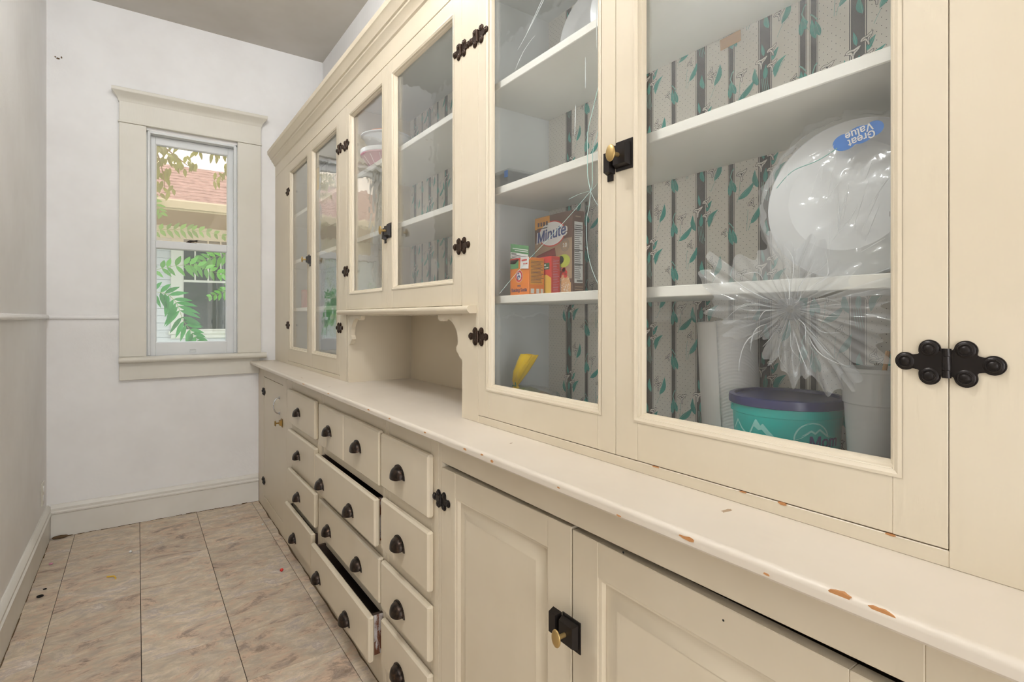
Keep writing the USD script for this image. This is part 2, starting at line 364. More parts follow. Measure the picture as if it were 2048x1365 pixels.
struct('trim_2', fixw(trimesh.Trimesh(np.c_[v[:, 1], YB - v[:, 0], v[:, 2] + 1.19], m.faces, process=False)), 'wall_plaster')

# window in the back wall
w = setting('window_1', (.283, YB, .84))
fy = YB - .022
for x0, x1, s in ((-.087, OX0, 1), (OX1, .660, -1)):
    obj('side_casing', box(x0, x1, fy, YB, .971, 2.322, .002), 'window_paint', w)
obj('head_casing', box(-.087, .660, fy - .003, YB, 2.330, 2.462, .002), 'window_paint', w)
obj('fillet', box(-.092, .665, fy - .008, YB, 2.322, 2.331, .002), 'window_paint', w)
def hip_prof(x0, x1, steps):           # moulding with returned ends: (projection, z)
    V, Fc = [], []
    for p, z in steps:
        V += [(x0 - p * .8, YB, z), (x0 - p * .8, fy - p, z), (x1 + p * .8, fy - p, z), (x1 + p * .8, YB, z)]
    for k in range(len(steps) - 1):
        for c in range(3):
            a = 4 * k + c; Fc += [(a, a + 1, a + 5), (a, a + 5, a + 4)]
    n = len(V) - 4; Fc += [(n, n + 1, n + 2), (n, n + 2, n + 3), (0, 2, 1), (0, 3, 2)]
    return trimesh.Trimesh(np.array(V), np.array(Fc), process=False)
obj('head_crown', hip_prof(-.087, .660, [(.002, 2.440), (.006, 2.448), (.008, 2.456), (.014, 2.466), (.028, 2.480), (.040, 2.490), (.042, 2.494), (.042, 2.508), (.040, 2.510)]), 'window_paint', w, smooth=20)
sp = [(0, 0)] + [(-.062 + .018 * (1 - math.cos(a)) * 1, .018 + .018 * math.sin(a)) for a in np.linspace(-PI / 2, PI / 2, 9)] + [(0, .036)]
sp = [(p, q) for p, q in sp]
m = extr(Polygon([(0, 0), (-.044, 0)] + [(-.044 - .018 * math.cos(a), .018 + .018 * math.sin(a)) for a in np.linspace(-PI / 2, PI / 2, 9)] + [(0, .036)]), .688 + .088)
v = m.vertices
obj('stool', fixw(trimesh.Trimesh(np.c_[v[:, 2] - .088, YB + v[:, 0], v[:, 1] + .935], m.faces, process=False)), 'window_paint', w)
obj('apron', box(-.087, .654, fy, YB, .836, .937, .002), 'window_paint', w)
for x0, x1 in ((OX0, OX0 + .012), (OX1 - .012, OX1)):
    obj('jamb', box(x0, x1, YB + .001, YB + W, OZ0 - .02, OZ1), 'sash_paint', w)
obj('jamb', box(OX0, OX1, YB + .001, YB + W, OZ1 - .012, OZ1 + .02), 'sash_paint', w)
for x0, x1 in ((OX0 + .004, OX0 + .020), (OX1 - .020, OX1 - .004)):
    obj('stop_moulding', box(x0, x1, YB - .006, YB + .012, .972, 2.302, .004), 'sash_paint', w)
obj('sill', box(OX0, OX1, YB, YB + W + .06, .93, .962, .003), 'sash_paint', w)
# frames measured on the glass
def sash(x0, x1, z0, z1, gx0, gx1, gz0, gz1, y, d, glassmat, name):
    fr = [box(x0, gx0, y, y + d, z0, z1, .002), box(gx1, x1, y, y + d, z0, z1, .002), box(gx0, gx1, y, y + d, z0, gz0, .002), box(gx0, gx1, y, y + d, gz1, z1, .002),
          ring_y(gx0 - .001, gx1 + .001, gz0 - .001, gz1 + .001, [(0, y + .002), (.004, y + .005), (.007, y + .016)])]
    s = obj(name, fr, 'sash_paint', w)
    obj('pane', box(gx0 + .0005, gx1 - .0005, y + .0165, y + .0195, gz0 + .0005, gz1 - .0005), glassmat, s)
    return s
lo = sash(OX0 + .013, OX1 - .013, .963, 1.660, .088, .466, 1.045, 1.617, YB + .016, .034, 'window_glass', 'lower_sash')
up = sash(OX0 + .013, OX1 - .013, 1.622, 2.292, .089, .477, 1.662, 2.246, YB + .054, .034, 'screened_glass', 'upper_sash')
obj('sash_lock', [box(.245, .300, YB + .020, YB + .045, 1.660, 1.664, .001), lathe([(0, 0), (.011, 0), (.011, .006), (.006, .010), (0, .010)], 16, (.262, YB + .033, 1.664)),
                  tube([(.262, YB + .033, 1.672), (.285, YB + .028, 1.673), (.305, YB + .022, 1.674)], [.005, .004, .006], 8)], 'dark_bronze', lo, label='dark bronze sash lock')
obj('lift_plate', [box(.262, .298, YB + .012, YB + .016, .985, 1.005, .001), box(.266, .294, YB + .004, YB + .013, 1.000, 1.005, .001)], 'sash_paint', lo)

# ------------------------------------------------------------------ hardware
def cup_pull(yc, zb, x, s=1.0):
    a, h, p = .0335 * s, .029 * s, .026 * s
    na, ng = 20, 9
    def shell(k):
        V = []
        for i in range(na + 1):
            al = PI * i / na
            for j in range(ng + 1):
                ga = PI / 2 * j / ng
                rr = math.sin(al) ** .72
                V.append((x - (p - k) * rr * math.sin(ga) ** .8, yc + (a - k) * math.cos(al), zb + (h - k) * rr * math.cos(ga) ** .8 - .006 * math.sin(ga) ** 3 * rr))
        return V
    V = shell(0) + shell(.002); n = (na + 1) * (ng + 1); Fc = []
    for i in range(na):
        for j in range(ng):
            q = (i * (ng + 1) + j, (i + 1) * (ng + 1) + j, (i + 1) * (ng + 1) + j + 1, i * (ng + 1) + j + 1)
            Fc += [(q[0], q[1], q[2]), (q[0], q[2], q[3])]; Fc += [(n + q[0], n + q[2], n + q[1]), (n + q[0], n + q[3], n + q[2])]
        e = i * (ng + 1) + ng; e2 = e + ng + 1
        Fc += [(e, e2, n + e2), (e, n + e2, n + e)]
    dome_ = trimesh.Trimesh(np.array(V), np.array(Fc), process=False)
    outer = Polygon([(yc + (a + .0075) * math.cos(t), zb - .004 + (h + .0095) * math.sin(t)) for t in np.linspace(0, PI, 25)])
    inner = Polygon([(yc + (a - .003) * math.cos(t), zb - .010 + (h + .003) * math.sin(t)) for t in np.linspace(0, PI, 25)])
    fl = prism_x(outer.difference(inner), x - .003, x)
    ears = [lathe([(0, 0), (.003, 0), (.002, .0018), (0, .002)], 10) for _ in (0, 1)]
    for e, sgn in zip(ears, (-1, 1)):
        e.apply_transform(trimesh.transformations.rotation_matrix(-PI / 2, (0, 1, 0))); e.apply_translation((x - .003, yc + sgn * (a + .0015), zb + .004))
    return J(dome_, fl, *ears)
def disc_dome(yc, zc, x, r, h):
    m = lathe([(0, h), (r * .55, h * .86), (r * .86, h * .45), (r, 0), (0, 0)][::-1], 14)
    m.apply_transform(trimesh.transformations.rotation_matrix(-PI / 2, (0, 1, 0))); m.apply_translation((x, yc, zc)); return m
def hinge(parent, yc, zc, x, s=1.0, m1='hinge_bronze'):
    """butterfly hinge: two three-lobed leaves and a knuckle, lying across the joint of door and stile"""
    body, scr = [], []
    for sg in (-1, 1):
        lob = [(sg * .0165, .0155, .0105), (sg * .0165, -.0155, .0105), (sg * .0400, 0, .0105)]
        poly = unary_union([Point(a * s, b * s).buffer(r * s, 8) for a, b, r in lob] + [sbox(min(0, sg * .018) * s, -.015 * s, max(0, sg * .018) * s, .015 * s),
                Polygon([(sg * .010 * s, .013 * s), (sg * .040 * s, .0065 * s), (sg * .040 * s, -.0065 * s), (sg * .010 * s, -.013 * s)])])
        poly = poly.buffer(-.003 * s).buffer(.003 * s, 6).buffer(.0025 * s, 6).buffer(-.0025 * s, 6)
        pl = affinity.translate(poly, yc, zc)
        lo_ = prism_x(pl, x - .0022, x); body.append(lo_)
        body.append(prism_x(affinity.scale(pl, .93, .88), x - .0032, x - .0020))
        for a, b, r in lob:
            body.append(disc_dome(yc + a * s, zc + b * s, x - .0030, r * .90 * s, .0022 * s))
            rg = trimesh.creation.torus(.0062 * s, .0009 * s, 18, 6); rg.apply_transform(trimesh.transformations.rotation_matrix(PI / 2, (0, 1, 0))); rg.apply_translation((x - .0048, yc + a * s, zc + b * s)); body.append(rg)
            d = lathe([(0, .0012), (.0028 * s, .0009), (.0042 * s, 0), (0, 0)][::-1], 12)
            d.apply_transform(trimesh.transformations.rotation_matrix(-PI / 2, (0, 1, 0))); d.apply_translation((x - .0030 - .0021 * s, yc + a * s, zc + b * s)); scr.append(d)
    for k, (z0, z1) in enumerate(((-.0165, -.0082), (-.0078, .0078), (.0082, .0165))):
        c = trimesh.creation.cylinder(.0042 * s, (z1 - z0) * s, sections=14); c.apply_translation((x - .0038, yc, zc + (z0 + z1) / 2 * s)); body.append(c)
    h = obj('hinge', body + scr, m1, parent, smooth=40)
    return h, obj
def hinge_on(parent, yc, zc, x, s=1.0, m1='hinge_bronze', label=None):
    return hinge(parent, yc, zc, x, s, m1)[0]
def latch(parent, y0, y1, zc, x, h=.052, flip=1, knobmat='brass', dark='black_iron', name='latch'):
    """cupboard turn latch: plate with a raised case and an oval thumb knob"""
    z0, z1 = zc - h / 2, zc + h / 2; yc = (y0 + y1) / 2
    def frust(ya, yb, za, zb, x0, x1, i):
        P = [(x0, a, b) for a in (ya, yb) for b in (za, zb)] + [(x1, a, b) for a in (ya + i, yb - i) for b in (za + i, zb - i)]
        return trimesh.convex.convex_hull(np.array(P))
    l = obj(name, [box(x - .0025, x, y0, y1, z0, z1, .0006), frust(y0 + .005, y1, z0 + .006, z1 - .006, x - .002, x - .014, .004)], dark, parent)
    kn = trimesh.creation.icosphere(2, 1.); kn.apply_scale((.0045, .0115, .016)); kn.apply_translation((x - .034, yc + .004, zc - .001))
    st = trimesh.creation.cylinder(.0042, .022, sections=12); st.apply_transform(trimesh.transformations.rotation_matrix(PI / 2, (0, 1, 0))); st.apply_translation((x - .023, yc + .004, zc - .001))
    obj('latch_knob', [kn, st], knobmat, parent, label='oval brass thumb knob')
    return l
def keeper(parent, y0, y1, zc, x, h=.045, dark='black_iron'):
    P = [(x, a, b) for a in (y0, y1) for b in (zc - h / 2, zc + h / 2)] + [(x - .013, a, b) for a in (y0 + .004, y1 - .002) for b in (zc - h / 2 + .004, zc + h / 2 - .004)]
    return obj('latch_keeper', [trimesh.convex.convex_hull(np.array(P)), box(x - .003, x, y0 + .004, y1 - .002, zc - h / 2 - .012, zc - h / 2 + .004, .0005)], dark, parent)

# ------------------------------------------------------------------ base cabinets
XF, XD = .648, .628                       # face frame plane, drawer-front plane
ZT = .8956                                # underside of the countertop
def frame_grid(ys, zs, x0=XF, x1=XF + .02):
    """face frame: stiles as (y0,y1) full height and rails as (y0,y1,z0,z1)"""
    return [box(x0, x1, a, b, 0, ZT, .001) for a, b in ys] + [box(x0 + .0004, x1, a, b, c, d, .001) for a, b, c, d in zs]
def carcass(y0, y1):
    return [box(XF + .02, 1.04, y0, y0 + .012, 0, ZT), box(XF + .02, 1.04, y1 - .012, y1, 0, ZT), box(1.028, 1.04, y0, y1, 0, ZT), box(XF + .02, 1.028, y0, y1, .04, .055)]
def drawer(parent, y0, y1, z0, z1, pulls, out=0., mat_='cream_paint', pz=None, box_=True, worn=False):
    xo = XD - out
    parts = [box(xo, xo + .020, y0, y1, z0, z1, .0055)]
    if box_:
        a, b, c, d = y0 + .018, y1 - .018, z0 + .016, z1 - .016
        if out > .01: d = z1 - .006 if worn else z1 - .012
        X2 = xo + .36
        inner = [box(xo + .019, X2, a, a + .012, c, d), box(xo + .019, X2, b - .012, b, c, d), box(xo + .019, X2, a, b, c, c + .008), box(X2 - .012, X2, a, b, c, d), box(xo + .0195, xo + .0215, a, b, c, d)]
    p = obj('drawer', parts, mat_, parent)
    if box_: obj('drawer_box', inner, 'shaded_drawer_wood', p, label='wooden drawer box coloured dark for the shade inside')  # shade inside the drawer is put into the box colour
    if worn:   # bare wood and old white paint on the side of the drawer that stands open
        obj('worn_side', box(xo + .017, XF + .001, y0 + .0165, y0 + .0182, z0 + .012, z1 - .007), 'worn_drawer_edge', p, label='scraped brown and white drawer side')
    for yy in pulls:
        zc = pz if pz is not None else (z0 + z1) / 2 - .012
        obj('cup_pull', cup_pull(yy, zc, xo), 'dark_bronze', p, smooth=50)
    return p
R = [(.664, .833), (.466, .628), (.280, .430), (.103, .247)]
# far cupboard
u = thing('base_cupboard', 'narrow flush-door cream base cupboard in the corner under the window', 'cabinet', (.648, 3.35, 0))
obj('body', frame_grid([(2.99, 3.083), (3.618, 3.798)], [(3.083, 3.618, 0, .078), (3.083, 3.618, .829, ZT)]) + carcass(2.99, 3.798), 'cream_paint', u)
d = obj('door', box(XF + .0015, XF + .02, 3.085, 3.616, .081, .826, .0015), 'cream_paint', u)
for z in (.734, .174):
    hinge_on(d, 3.618, z, XF, .9, 'black_iron')
n = 16; th = np.linspace(0, PI, n)
obj('pull_handle', [tube(np.c_[XF - .004 - .026 * np.sin(th), np.full(n, 3.172), .706 + .043 * np.cos(th)], .0042, 10), disc_dome(3.172, .749, XF, .009, .005), disc_dome(3.172, .663, XF, .009, .005)], 'chrome', d, label='chrome bow handle')
latch(d, 3.088, 3.125, .620, XF, .045, knobmat='old_brass', dark='old_brass')
# first column
u = thing('drawer_bank', 'cream column of four drawers beside the corner cupboard, one pull each', 'cabinet', (.648, 2.67, 0))
zs = [(2.40, 2.872, a, b) for a, b in ((.820, ZT), (.616, .676), (.418, .478), (.235, .292), (0, .115))]
obj('body', frame_grid([(2.335, 2.40), (2.872, 2.989)], zs) + carcass(2.335, 2.989), 'cream_paint', u)
for (z0, z1), pz, o in zip(R, (.732, .526, .328, .128), (0, 0, 0, .014)):
    drawer(u, 2.378, 2.885, z0, z1 + (.012 if o else 0), [2.665 + (.02 if o else 0)], o, pz=pz)
# wide column
u = thing('drawer_bank', 'wide cream drawer bank with paired top drawers and two long drawers standing ajar', 'cabinet', (.648, 1.97, 0))
zs = [(1.640, 2.302, a, b) for a, b in ((.820, ZT), (.621, .676), (.418, .478), (.237, .292), (0, .115))] + [(1.975, 1.99, .676, .820)]
obj('body', frame_grid([(1.617, 1.640), (2.302, 2.334)], zs) + carcass(1.617, 2.334), 'cream_paint', u)
drawer(u, 1.984, 2.318, .658, .833, [2.17], pz=.730)
drawer(u, 1.626, 1.980, .658, .836, [1.828], pz=.736)
drawer(u, 1.624, 2.318, .468, .622, [2.22, 1.862], .015, pz=.506, worn=True)
drawer(u, 1.624, 2.318, .283, .430, [2.175, 1.822], pz=.328)
drawer(u, 1.622, 2.305, .106, .252, [2.20, 1.845], .034, pz=.118 + .02, worn=True)
# third column
u = thing('drawer_bank', 'narrow cream column of four drawers next to the panelled cupboard doors', 'cabinet', (.648, 1.43, 0))
zs = [(1.295, 1.592, a, b) for a, b in ((.820, ZT), (.616, .676), (.418, .478), (.235, .292), (0, .115))]
obj('body', frame_grid([(1.252, 1.295), (1.592, 1.616)], zs) + carcass(1.252, 1.616), 'cream_paint', u)
for (z0, z1), pz in zip(R, (.732, .524, .332, .146)):
    drawer(u, 1.275, 1.611, z0, z1, [1.464], pz=pz)
# panelled cupboard
u = thing('base_cupboard', 'cream base cupboard with two raised-panel doors and a dark turn latch', 'cabinet', (.648, .5, 0))
obj('body', [box(XF, XF + .02, 1.234, 1.251, 0, ZT, .001), box(XF, XF + .02, -.3, .196, 0, ZT, .001), box(XF, XF + .02, .196, 1.234, .822, ZT, .001), box(XF, XF + .02, .196, 1.234, 0, .08, .001)] + carcass(-.3, 1.251), 'cream_paint', u)
def panel_door(y0, y1, z0, z1, x):
    sl, rl = .068, .062
    ya, yb, za, zb = y0 + sl, y1 - sl, z0 + rl + .02, z1 - rl
    fr = [box(x, x + .022, y0, ya, z0, z1, .0012), box(x, x + .022, yb, y1, z0, z1, .0012), box(x + .0003, x + .022, ya, yb, z0, za, .001), box(x + .0003, x + .022, ya, yb, zb, z1, .001),
          ring(ya, yb, za, zb, [(-.001, x + .0015), (.006, x + .004), (.008, x + .012), (.020, x + .012), (.040, x + .0045), (.043, x + .0045)]),
          box(x + .0045, x + .02, ya + .0425, yb - .0425, za + .0425, zb - .0425)]
    return J(fr)
a1 = math.asin(.012 / .49)
m = panel_door(.7415, 1.2325, .084, .809, XF - .001); m.apply_transform(rotz(a1, (XF, 1.2325, 0)))
d = obj('door', m, 'cream_paint', u)
hinge_on(d, 1.233, .724, XF - .001, .92, 'black_iron'); hinge_on(d, 1.233, .174, XF - .001, .92, 'black_iron')
keeper(d, .7415, .766, .636, XF - .012)
m = panel_door(.198, .7385, .084, .806, XF - .001); m.apply_transform(rotz(-.012 / .54, (XF, .198, 0)))
d2 = obj('door', m, 'cream_paint', u)
latch(d2, .690, .7385, .634, XF - .0115, .056)
for (y, z) in ((.61, .808),):
    pass
for y, z, rr in ((.415, .795, .0016), (.602, .8155, .002)):
    obj('nail_hole', disc_dome(y, z, XF - .0095 if rr < .002 else XF, rr, .0006), 'dark_gap', u, label='small black nail hole' if rr < .002 else None)
# grime where the cabinets meet the floor
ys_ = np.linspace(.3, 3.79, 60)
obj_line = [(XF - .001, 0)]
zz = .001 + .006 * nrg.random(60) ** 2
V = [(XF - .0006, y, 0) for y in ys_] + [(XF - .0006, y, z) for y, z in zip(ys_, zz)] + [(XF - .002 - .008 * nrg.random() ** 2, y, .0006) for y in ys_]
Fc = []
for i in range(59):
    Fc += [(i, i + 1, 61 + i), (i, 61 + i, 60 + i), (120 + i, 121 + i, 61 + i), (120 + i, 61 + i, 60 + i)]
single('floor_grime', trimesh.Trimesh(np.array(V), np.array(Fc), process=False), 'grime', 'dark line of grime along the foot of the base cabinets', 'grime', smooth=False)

# countertop
def counter_prof():
    r = .008; x0, z0, z1 = .593, .8956, .9156
    return Polygon([(1.045, z0), (x0 + .004, z0), (x0, z0 + .004)] + [(x0 + r - r * math.cos(t), z1 - r + r * math.sin(t)) for t in np.linspace(0, PI / 2, 7)] + [(1.045, z1)])
ct = thing('countertop', 'long cream painted wooden counter with chipped front edge', 'countertop', (.82, 1.75, .8956))
obj('board', prism_y(counter_prof(), -.3, 3.799), 'cream_paint_worn', ct)
def blot(cy, cz, a, b, x, seed):
    r = random.Random(seed); pts = []
    for k in range(14):
        t = 2 * PI * k / 14; q = .65 + .5 * r.random(); pts.append((cy + a * q * math.cos(t), cz + b * q * math.sin(t)))
    return Polygon(pts).buffer(0)
chips = [(.252, .9122, .011, .0036), (.215, .9112, .012, .0036), (.438, .9075, .012, .003), (.91, .905, .006, .003), (.95, .91, .005, .002), (1.02, .907, .007, .0022), (1.22, .909, .006, .002), (1.45, .908, .008, .0022), (1.62, .909, .01, .0022),
         (2.05, .909, .012, .002), (2.42, .908, .02, .002), (.33, .903, .004, .0015), (.56, .9005, .005, .0015), (.70, .906, .004, .0015)]
for i, (y, z, a, b) in enumerate(chips):
    obj('paint_chip', prism_x(blot(y, z, a, b, 0, i), .5938 if i < 2 else .5925, .599), 'raw_wood', ct, label='bare brown chip' if i < 2 else None)
for i, (x, y, a, b) in enumerate(((.707, .454, .012, .004), (.689, .978, .004, .002), (.63, 2.60, .018, .0015), (.64, 2.2, .006, .002))):
    pl = blot(x, y, a if i != 2 else b, b if i != 2 else a, 0, 50 + i)
    obj('scuff', prism_z(pl, .9154, .9159), 'tan_card', ct)

# ------------------------------------------------------------------ wall cabinets
XU = .750
XS0, XB = .786, 1.042
S1, S2, S3 = (1.808, 1.828), (1.528, 1.548), (1.237, 1.257)
ZD0, ZD1 = .9365, 2.131
def glass_door(unit, y0, y1, z0, z1, ws=.050, wb=.080, wt=.057, x=XU, gm='cabinet_glass'):
    ya, yb, za, zb = y0 + ws, y1 - ws, z0 + wb, z1 - wt
    fr = [box(x, x + .022, y0, ya, z0, z1, .0006), box(x, x + .022, yb, y1, z0, z1, .0006), box(x + .0002, x + .022, ya, yb, z0, za, .0008), box(x + .0002, x + .022, ya, yb, zb, z1, .0008),
          ring(ya, yb, za, zb, [(-.010, x - .0012), (-.006, x - .0022), (-.001, x + .0005), (.001, x + .006), (.004, x + .0075), (.0065, x + .0125), (.007, x + .0165)])]
    d = obj('door', fr, 'cream_paint', unit)
    obj('pane', box(x + .0168, x + .0198, ya + .001, yb - .001, za + .001, zb - .001), gm, d)
    return d
g = .0014
# ---- far unit: two tall doors down to the counter
ua = thing('wall_cabinet', 'tall cream glazed cabinet at the far end beside the window wall', 'cabinet', (.75, 3.05, .9156))
obj('stile', box(XU, XU + .022, 3.4275, 3.798, .9156, 2.1325, .001), 'cream_paint', ua)
obj('stile', box(XU, XU + .022, 2.3265, 2.4155, .9156, 2.1325, .001), 'cream_paint', ua)
obj('bottom_rail', box(XU + .0003, XU + .022, 2.4155, 3.4275, .9156, .9350, .001), 'cream_paint', ua)
obj('side_panel', box(XU + .022, XB, 3.780, 3.798, .9156, 2.1325), 'interior_paint', ua)
obj('side_panel', box(XU + .022, XB, 2.310, 2.330, .9156, 2.1325), 'interior_paint', ua)
obj('back_panel', box(XB, XB + .013, 2.293, 3.798, .9156, 2.1325), 'interior_paint', ua)
obj('top_panel', box(XU + .022, XB, 2.330, 3.780, 2.114, 2.1325), 'interior_paint', ua)
obj('bottom_panel', box(XU + .022, XB, 2.330, 3.780, .9156, .931), 'interior_paint', ua)
for s in (S1, S2, S3):
    obj('shelf', box(XS0, XB - .001, 2.331, 3.779, s[0], s[1], .0015), 'shelf_paint', ua)
d1 = glass_door(ua, 2.9315, 3.4267, ZD0, ZD1, .048, gm='old_wavy_glass')
d2_ = glass_door(ua, 2.4163, 2.9306, ZD0, ZD1, .048, gm='old_wavy_glass')
for z in (1.965, 1.152):
    hinge_on(d1, 3.4265, z, XU, .92); hinge_on(d2_, 2.4165, z, XU, .92)
latch(d1, 2.9325, 2.962, 1.510, XU, .05); keeper(d2_, 2.908, 2.9295, 1.505, XU)
# ---- middle unit: two short doors over an open niche
ub = thing('wall_cabinet', 'cream glazed cabinet hung above the open niche, papered inside', 'cabinet', (.75, 1.78, .9156))
ZB0, ZB1 = 1.2335, ZD1
obj('side_panel', [box(XU, XB, 2.293, 2.3095, .9156, 1.2328), box(XU + .022, XB, 2.293, 2.3095, 1.2328, 2.1325)], 'cream_paint', ub)
obj('side_panel', box(XU + .022, XB, 1.292, 1.308, .9156, 2.1325), 'cream_paint', ub)
obj('back_panel', box(XB, XB + .013, 1.292, 2.292, .9156, 2.1325), 'cream_paint', ub)
obj('top_panel', box(XU + .022, XB, 1.308, 2.293, 2.114, 2.1325), 'interior_paint', ub)
nose = Polygon([(XU - .0002, 1.2105), (XU - .022, 1.2105), (XU - .024, 1.213)] + [(XU - .021 - .009 * math.cos(q), 1.2225 + .009 * math.sin(q)) for q in np.linspace(-.9, PI / 2, 8)] + [(XU - .0002, 1.2318)])
obj('ledge', prism_y(nose, 1.228, 2.372), 'cream_paint', ub)
obj('bottom_panel', box(XU + .0005, XB, 1.3085, 2.2925, 1.2065, 1.2322), 'cream_paint', ub)
for s in (S1, S2):
    obj('shelf', box(XS0, XB - .001, 1.309, 2.292, s[0], s[1], .0015), 'shelf_paint', ub)
def bracket_poly(ys, sg):      # spandrel: straight against stile and ledge, lobed concave edge; ys = stile edge, sg = direction of the niche
    c = [(0, 1.206), (.150, 1.206), (.148, 1.197), (.138, 1.189), (.122, 1.188), (.112, 1.196), (.098, 1.195)]
    c += [(.098 - .072 * math.sin(t), 1.195 - .062 + .062 * math.cos(t)) for t in np.linspace(.15, PI / 2, 8)]
    c += [(.026, 1.122), (.033, 1.116), (.036, 1.106), (.030, 1.099), (.022, 1.096), (.018, 1.088), (.010, 1.083), (0, 1.080)]
    return Polygon([(ys + sg * a, b) for a, b in c])
obj('bracket', prism_x(bracket_poly(1.3085, 1), XU + .002, XU + .020), 'cream_paint', ub)
obj('bracket', prism_x(bracket_poly(2.2925, -1), XU + .002, XU + .020), 'cream_paint', ub)
d3 = glass_door(ub, 1.8587, 2.3257, ZB0, ZB1, .050, .074, gm='old_wavy_glass')
d4 = glass_door(ub, 1.3083, 1.8578, ZB0, ZB1, .054, .074, gm='old_glass')
for z in (1.957, 1.402):
    hinge_on(d3, 2.3255, z, XU, .92); hinge_on(d4, 1.308, z, XU, .92)
latch(d4, 1.815, 1.8565, 1.516, XU, .054); keeper(d3, 1.8595, 1.880, 1.508, XU)
# ---- near unit: two wide doors down to the counter
uc = thing('wall_cabinet', 'tall wide cream glazed cabinet nearest the camera with packaged food inside', 'cabinet', (.75, .6, .9156))
obj('stile', box(XU, XU + .022, 1.2185, 1.3075, .9156, 2.1325, .001), 'cream_paint', uc)
obj('stile', box(XU, XU + .022, -.300, .2045, .9156, 2.1325, .001), 'cream_paint', uc)
obj('bottom_rail', box(XU + .0003, XU + .022, .2045, 1.2185, .9156, .9350, .001), 'cream_paint', uc)
obj('side_panel', box(XU + .022, XB, 1.276, 1.2915, .9156, 2.1325), 'interior_paint', uc)
obj('side_panel', box(XU + .022, XB, -.300, -.282, .9156, 2.1325), 'interior_paint', uc)
obj('back_panel', box(XB, XB + .013, -.300, 1.291, .9156, 2.1325), 'paper_ground', uc)
obj('top_panel', box(XU + .022, XB, -.282, 1.276, 2.114, 2.1325), 'interior_paint', uc)
obj('bottom_panel', box(XU + .022, XB, -.282, 1.276, .9156, .931), 'interior_paint', uc)
for s in (S1, S2, S3):
    obj('shelf', box(XS0, XB - .001, -.281, 1.275, s[0], s[1], .0015), 'shelf_paint', uc)
d5 = glass_door(uc, .7168, 1.2178, ZD0, ZD1, .048)
d6 = glass_door(uc, .2053, .7158, ZD0, ZD1, .054)
for z in (1.957, 1.148):
    hinge_on(d5, 1.2175, z, XU, .96); hinge_on(d6, .2055, z, XU, 1.0, 'black_iron')
latch(d6, .672, .7145, 1.506, XU, .056); keeper(d5, .7175, .738, 1.498, XU)
# chipped paint under the right-hand door
for i, (y, z, a, b) in enumerate(((.395, .9345, .007, .002), (.262, .9345, .006, .0014), (.455, .9345, .006, .001), (.62, .9345, .008, .0012))):
    obj('paint_chip', prism_x(blot(y, z, a, b, 0, 80 + i), XU - .0006, XU + .004), 'raw_wood', uc, label='bare orange wood chip')
# cracked pane of the left-hand door: lines on the glass
gx = XU + .0162
def P5(*pts): return [(gx, y, z) for y, z in pts]
def spline(pts, n=14):
    p = np.array(pts, float); t = np.linspace(0, 1, len(p)); q = np.linspace(0, 1, n)
    from scipy.interpolate import PchipInterpolator
    return np.c_[tuple(PchipInterpolator(t, p[:, k])(q) for k in range(p.shape[1]))]
hub = (.802, 1.462)
cracks = [[hub, (.812, 1.51), (.812, 1.575), (.795, 1.63), (.757, 1.72)], [hub, (.797, 1.48), (.797, 1.53), (.782, 1.575), (.757, 1.61)], [hub, (.860, 1.425), (.93, 1.385), (1.03, 1.33), (1.14, 1.262)], [hub, (.807, 1.43), (.815, 1.40), (.813, 1.35), (.803, 1.31), (.775, 1.26)],
          [hub, (.79, 1.44), (.757, 1.40)], [hub, (.78, 1.475), (.757, 1.50)], [hub, (.83, 1.462), (.87, 1.457)]]
for c, r in zip(cracks, (.0009, .0008, .00045, .0006, .0004, .0004, .0003)):
    obj('crack', tube(P5(*spline(c)), r, 5), 'crack_edge', d5, label='pale green crack in the glass')
for c in ([(.818, 1.745), (.818, 1.68)], [(.7865, 1.93), (.785, 1.83), (.7845, 1.75)], [(.848, 1.655), (.851, 1.59)], [(1.06, 1.86), (1.0, 1.90), (.92, 1.965)], [(1.07, 1.815), (1.03, 1.85), (.99, 1.865)], [(1.03, 1.878), (.96, 1.94)]):
    q = spline(c, 8); obj('scratch', tube(P5(*q), np.r_[.0003, np.full(len(q) - 2, .0008), .0003], 4), 'pale_glint', d5)  # pale tubes on the pane drawn as glints of crinkled plastic film

# frieze board and crown
cr = thing('cabinet_crown', 'long cream crown moulding and frieze board along the top of the glazed cabinets', 'moulding', (.75, 1.75, 2.1325))
obj('frieze_board', box(XU, XU + .022, -.3, 3.7985, 2.1335, 2.255, .001), 'cream_paint', cr)
cp = [(0, 2.203), (-.006, 2.208), (-.010, 2.219), (-.019, 2.232), (-.023, 2.236), (-.024, 2.243), (-.030, 2.247), (-.035, 2.258), (-.042, 2.271), (-.048, 2.277), (-.049, 2.283), (-.050, 2.297), (-.046, 2.300), (.30, 2.300), (.30, 2.255), (0, 2.255)]
obj('crown', prism_y(Polygon([(XU + a, b) for a, b in cp]), -.3, 3.7985), 'cream_paint', cr, smooth=25)

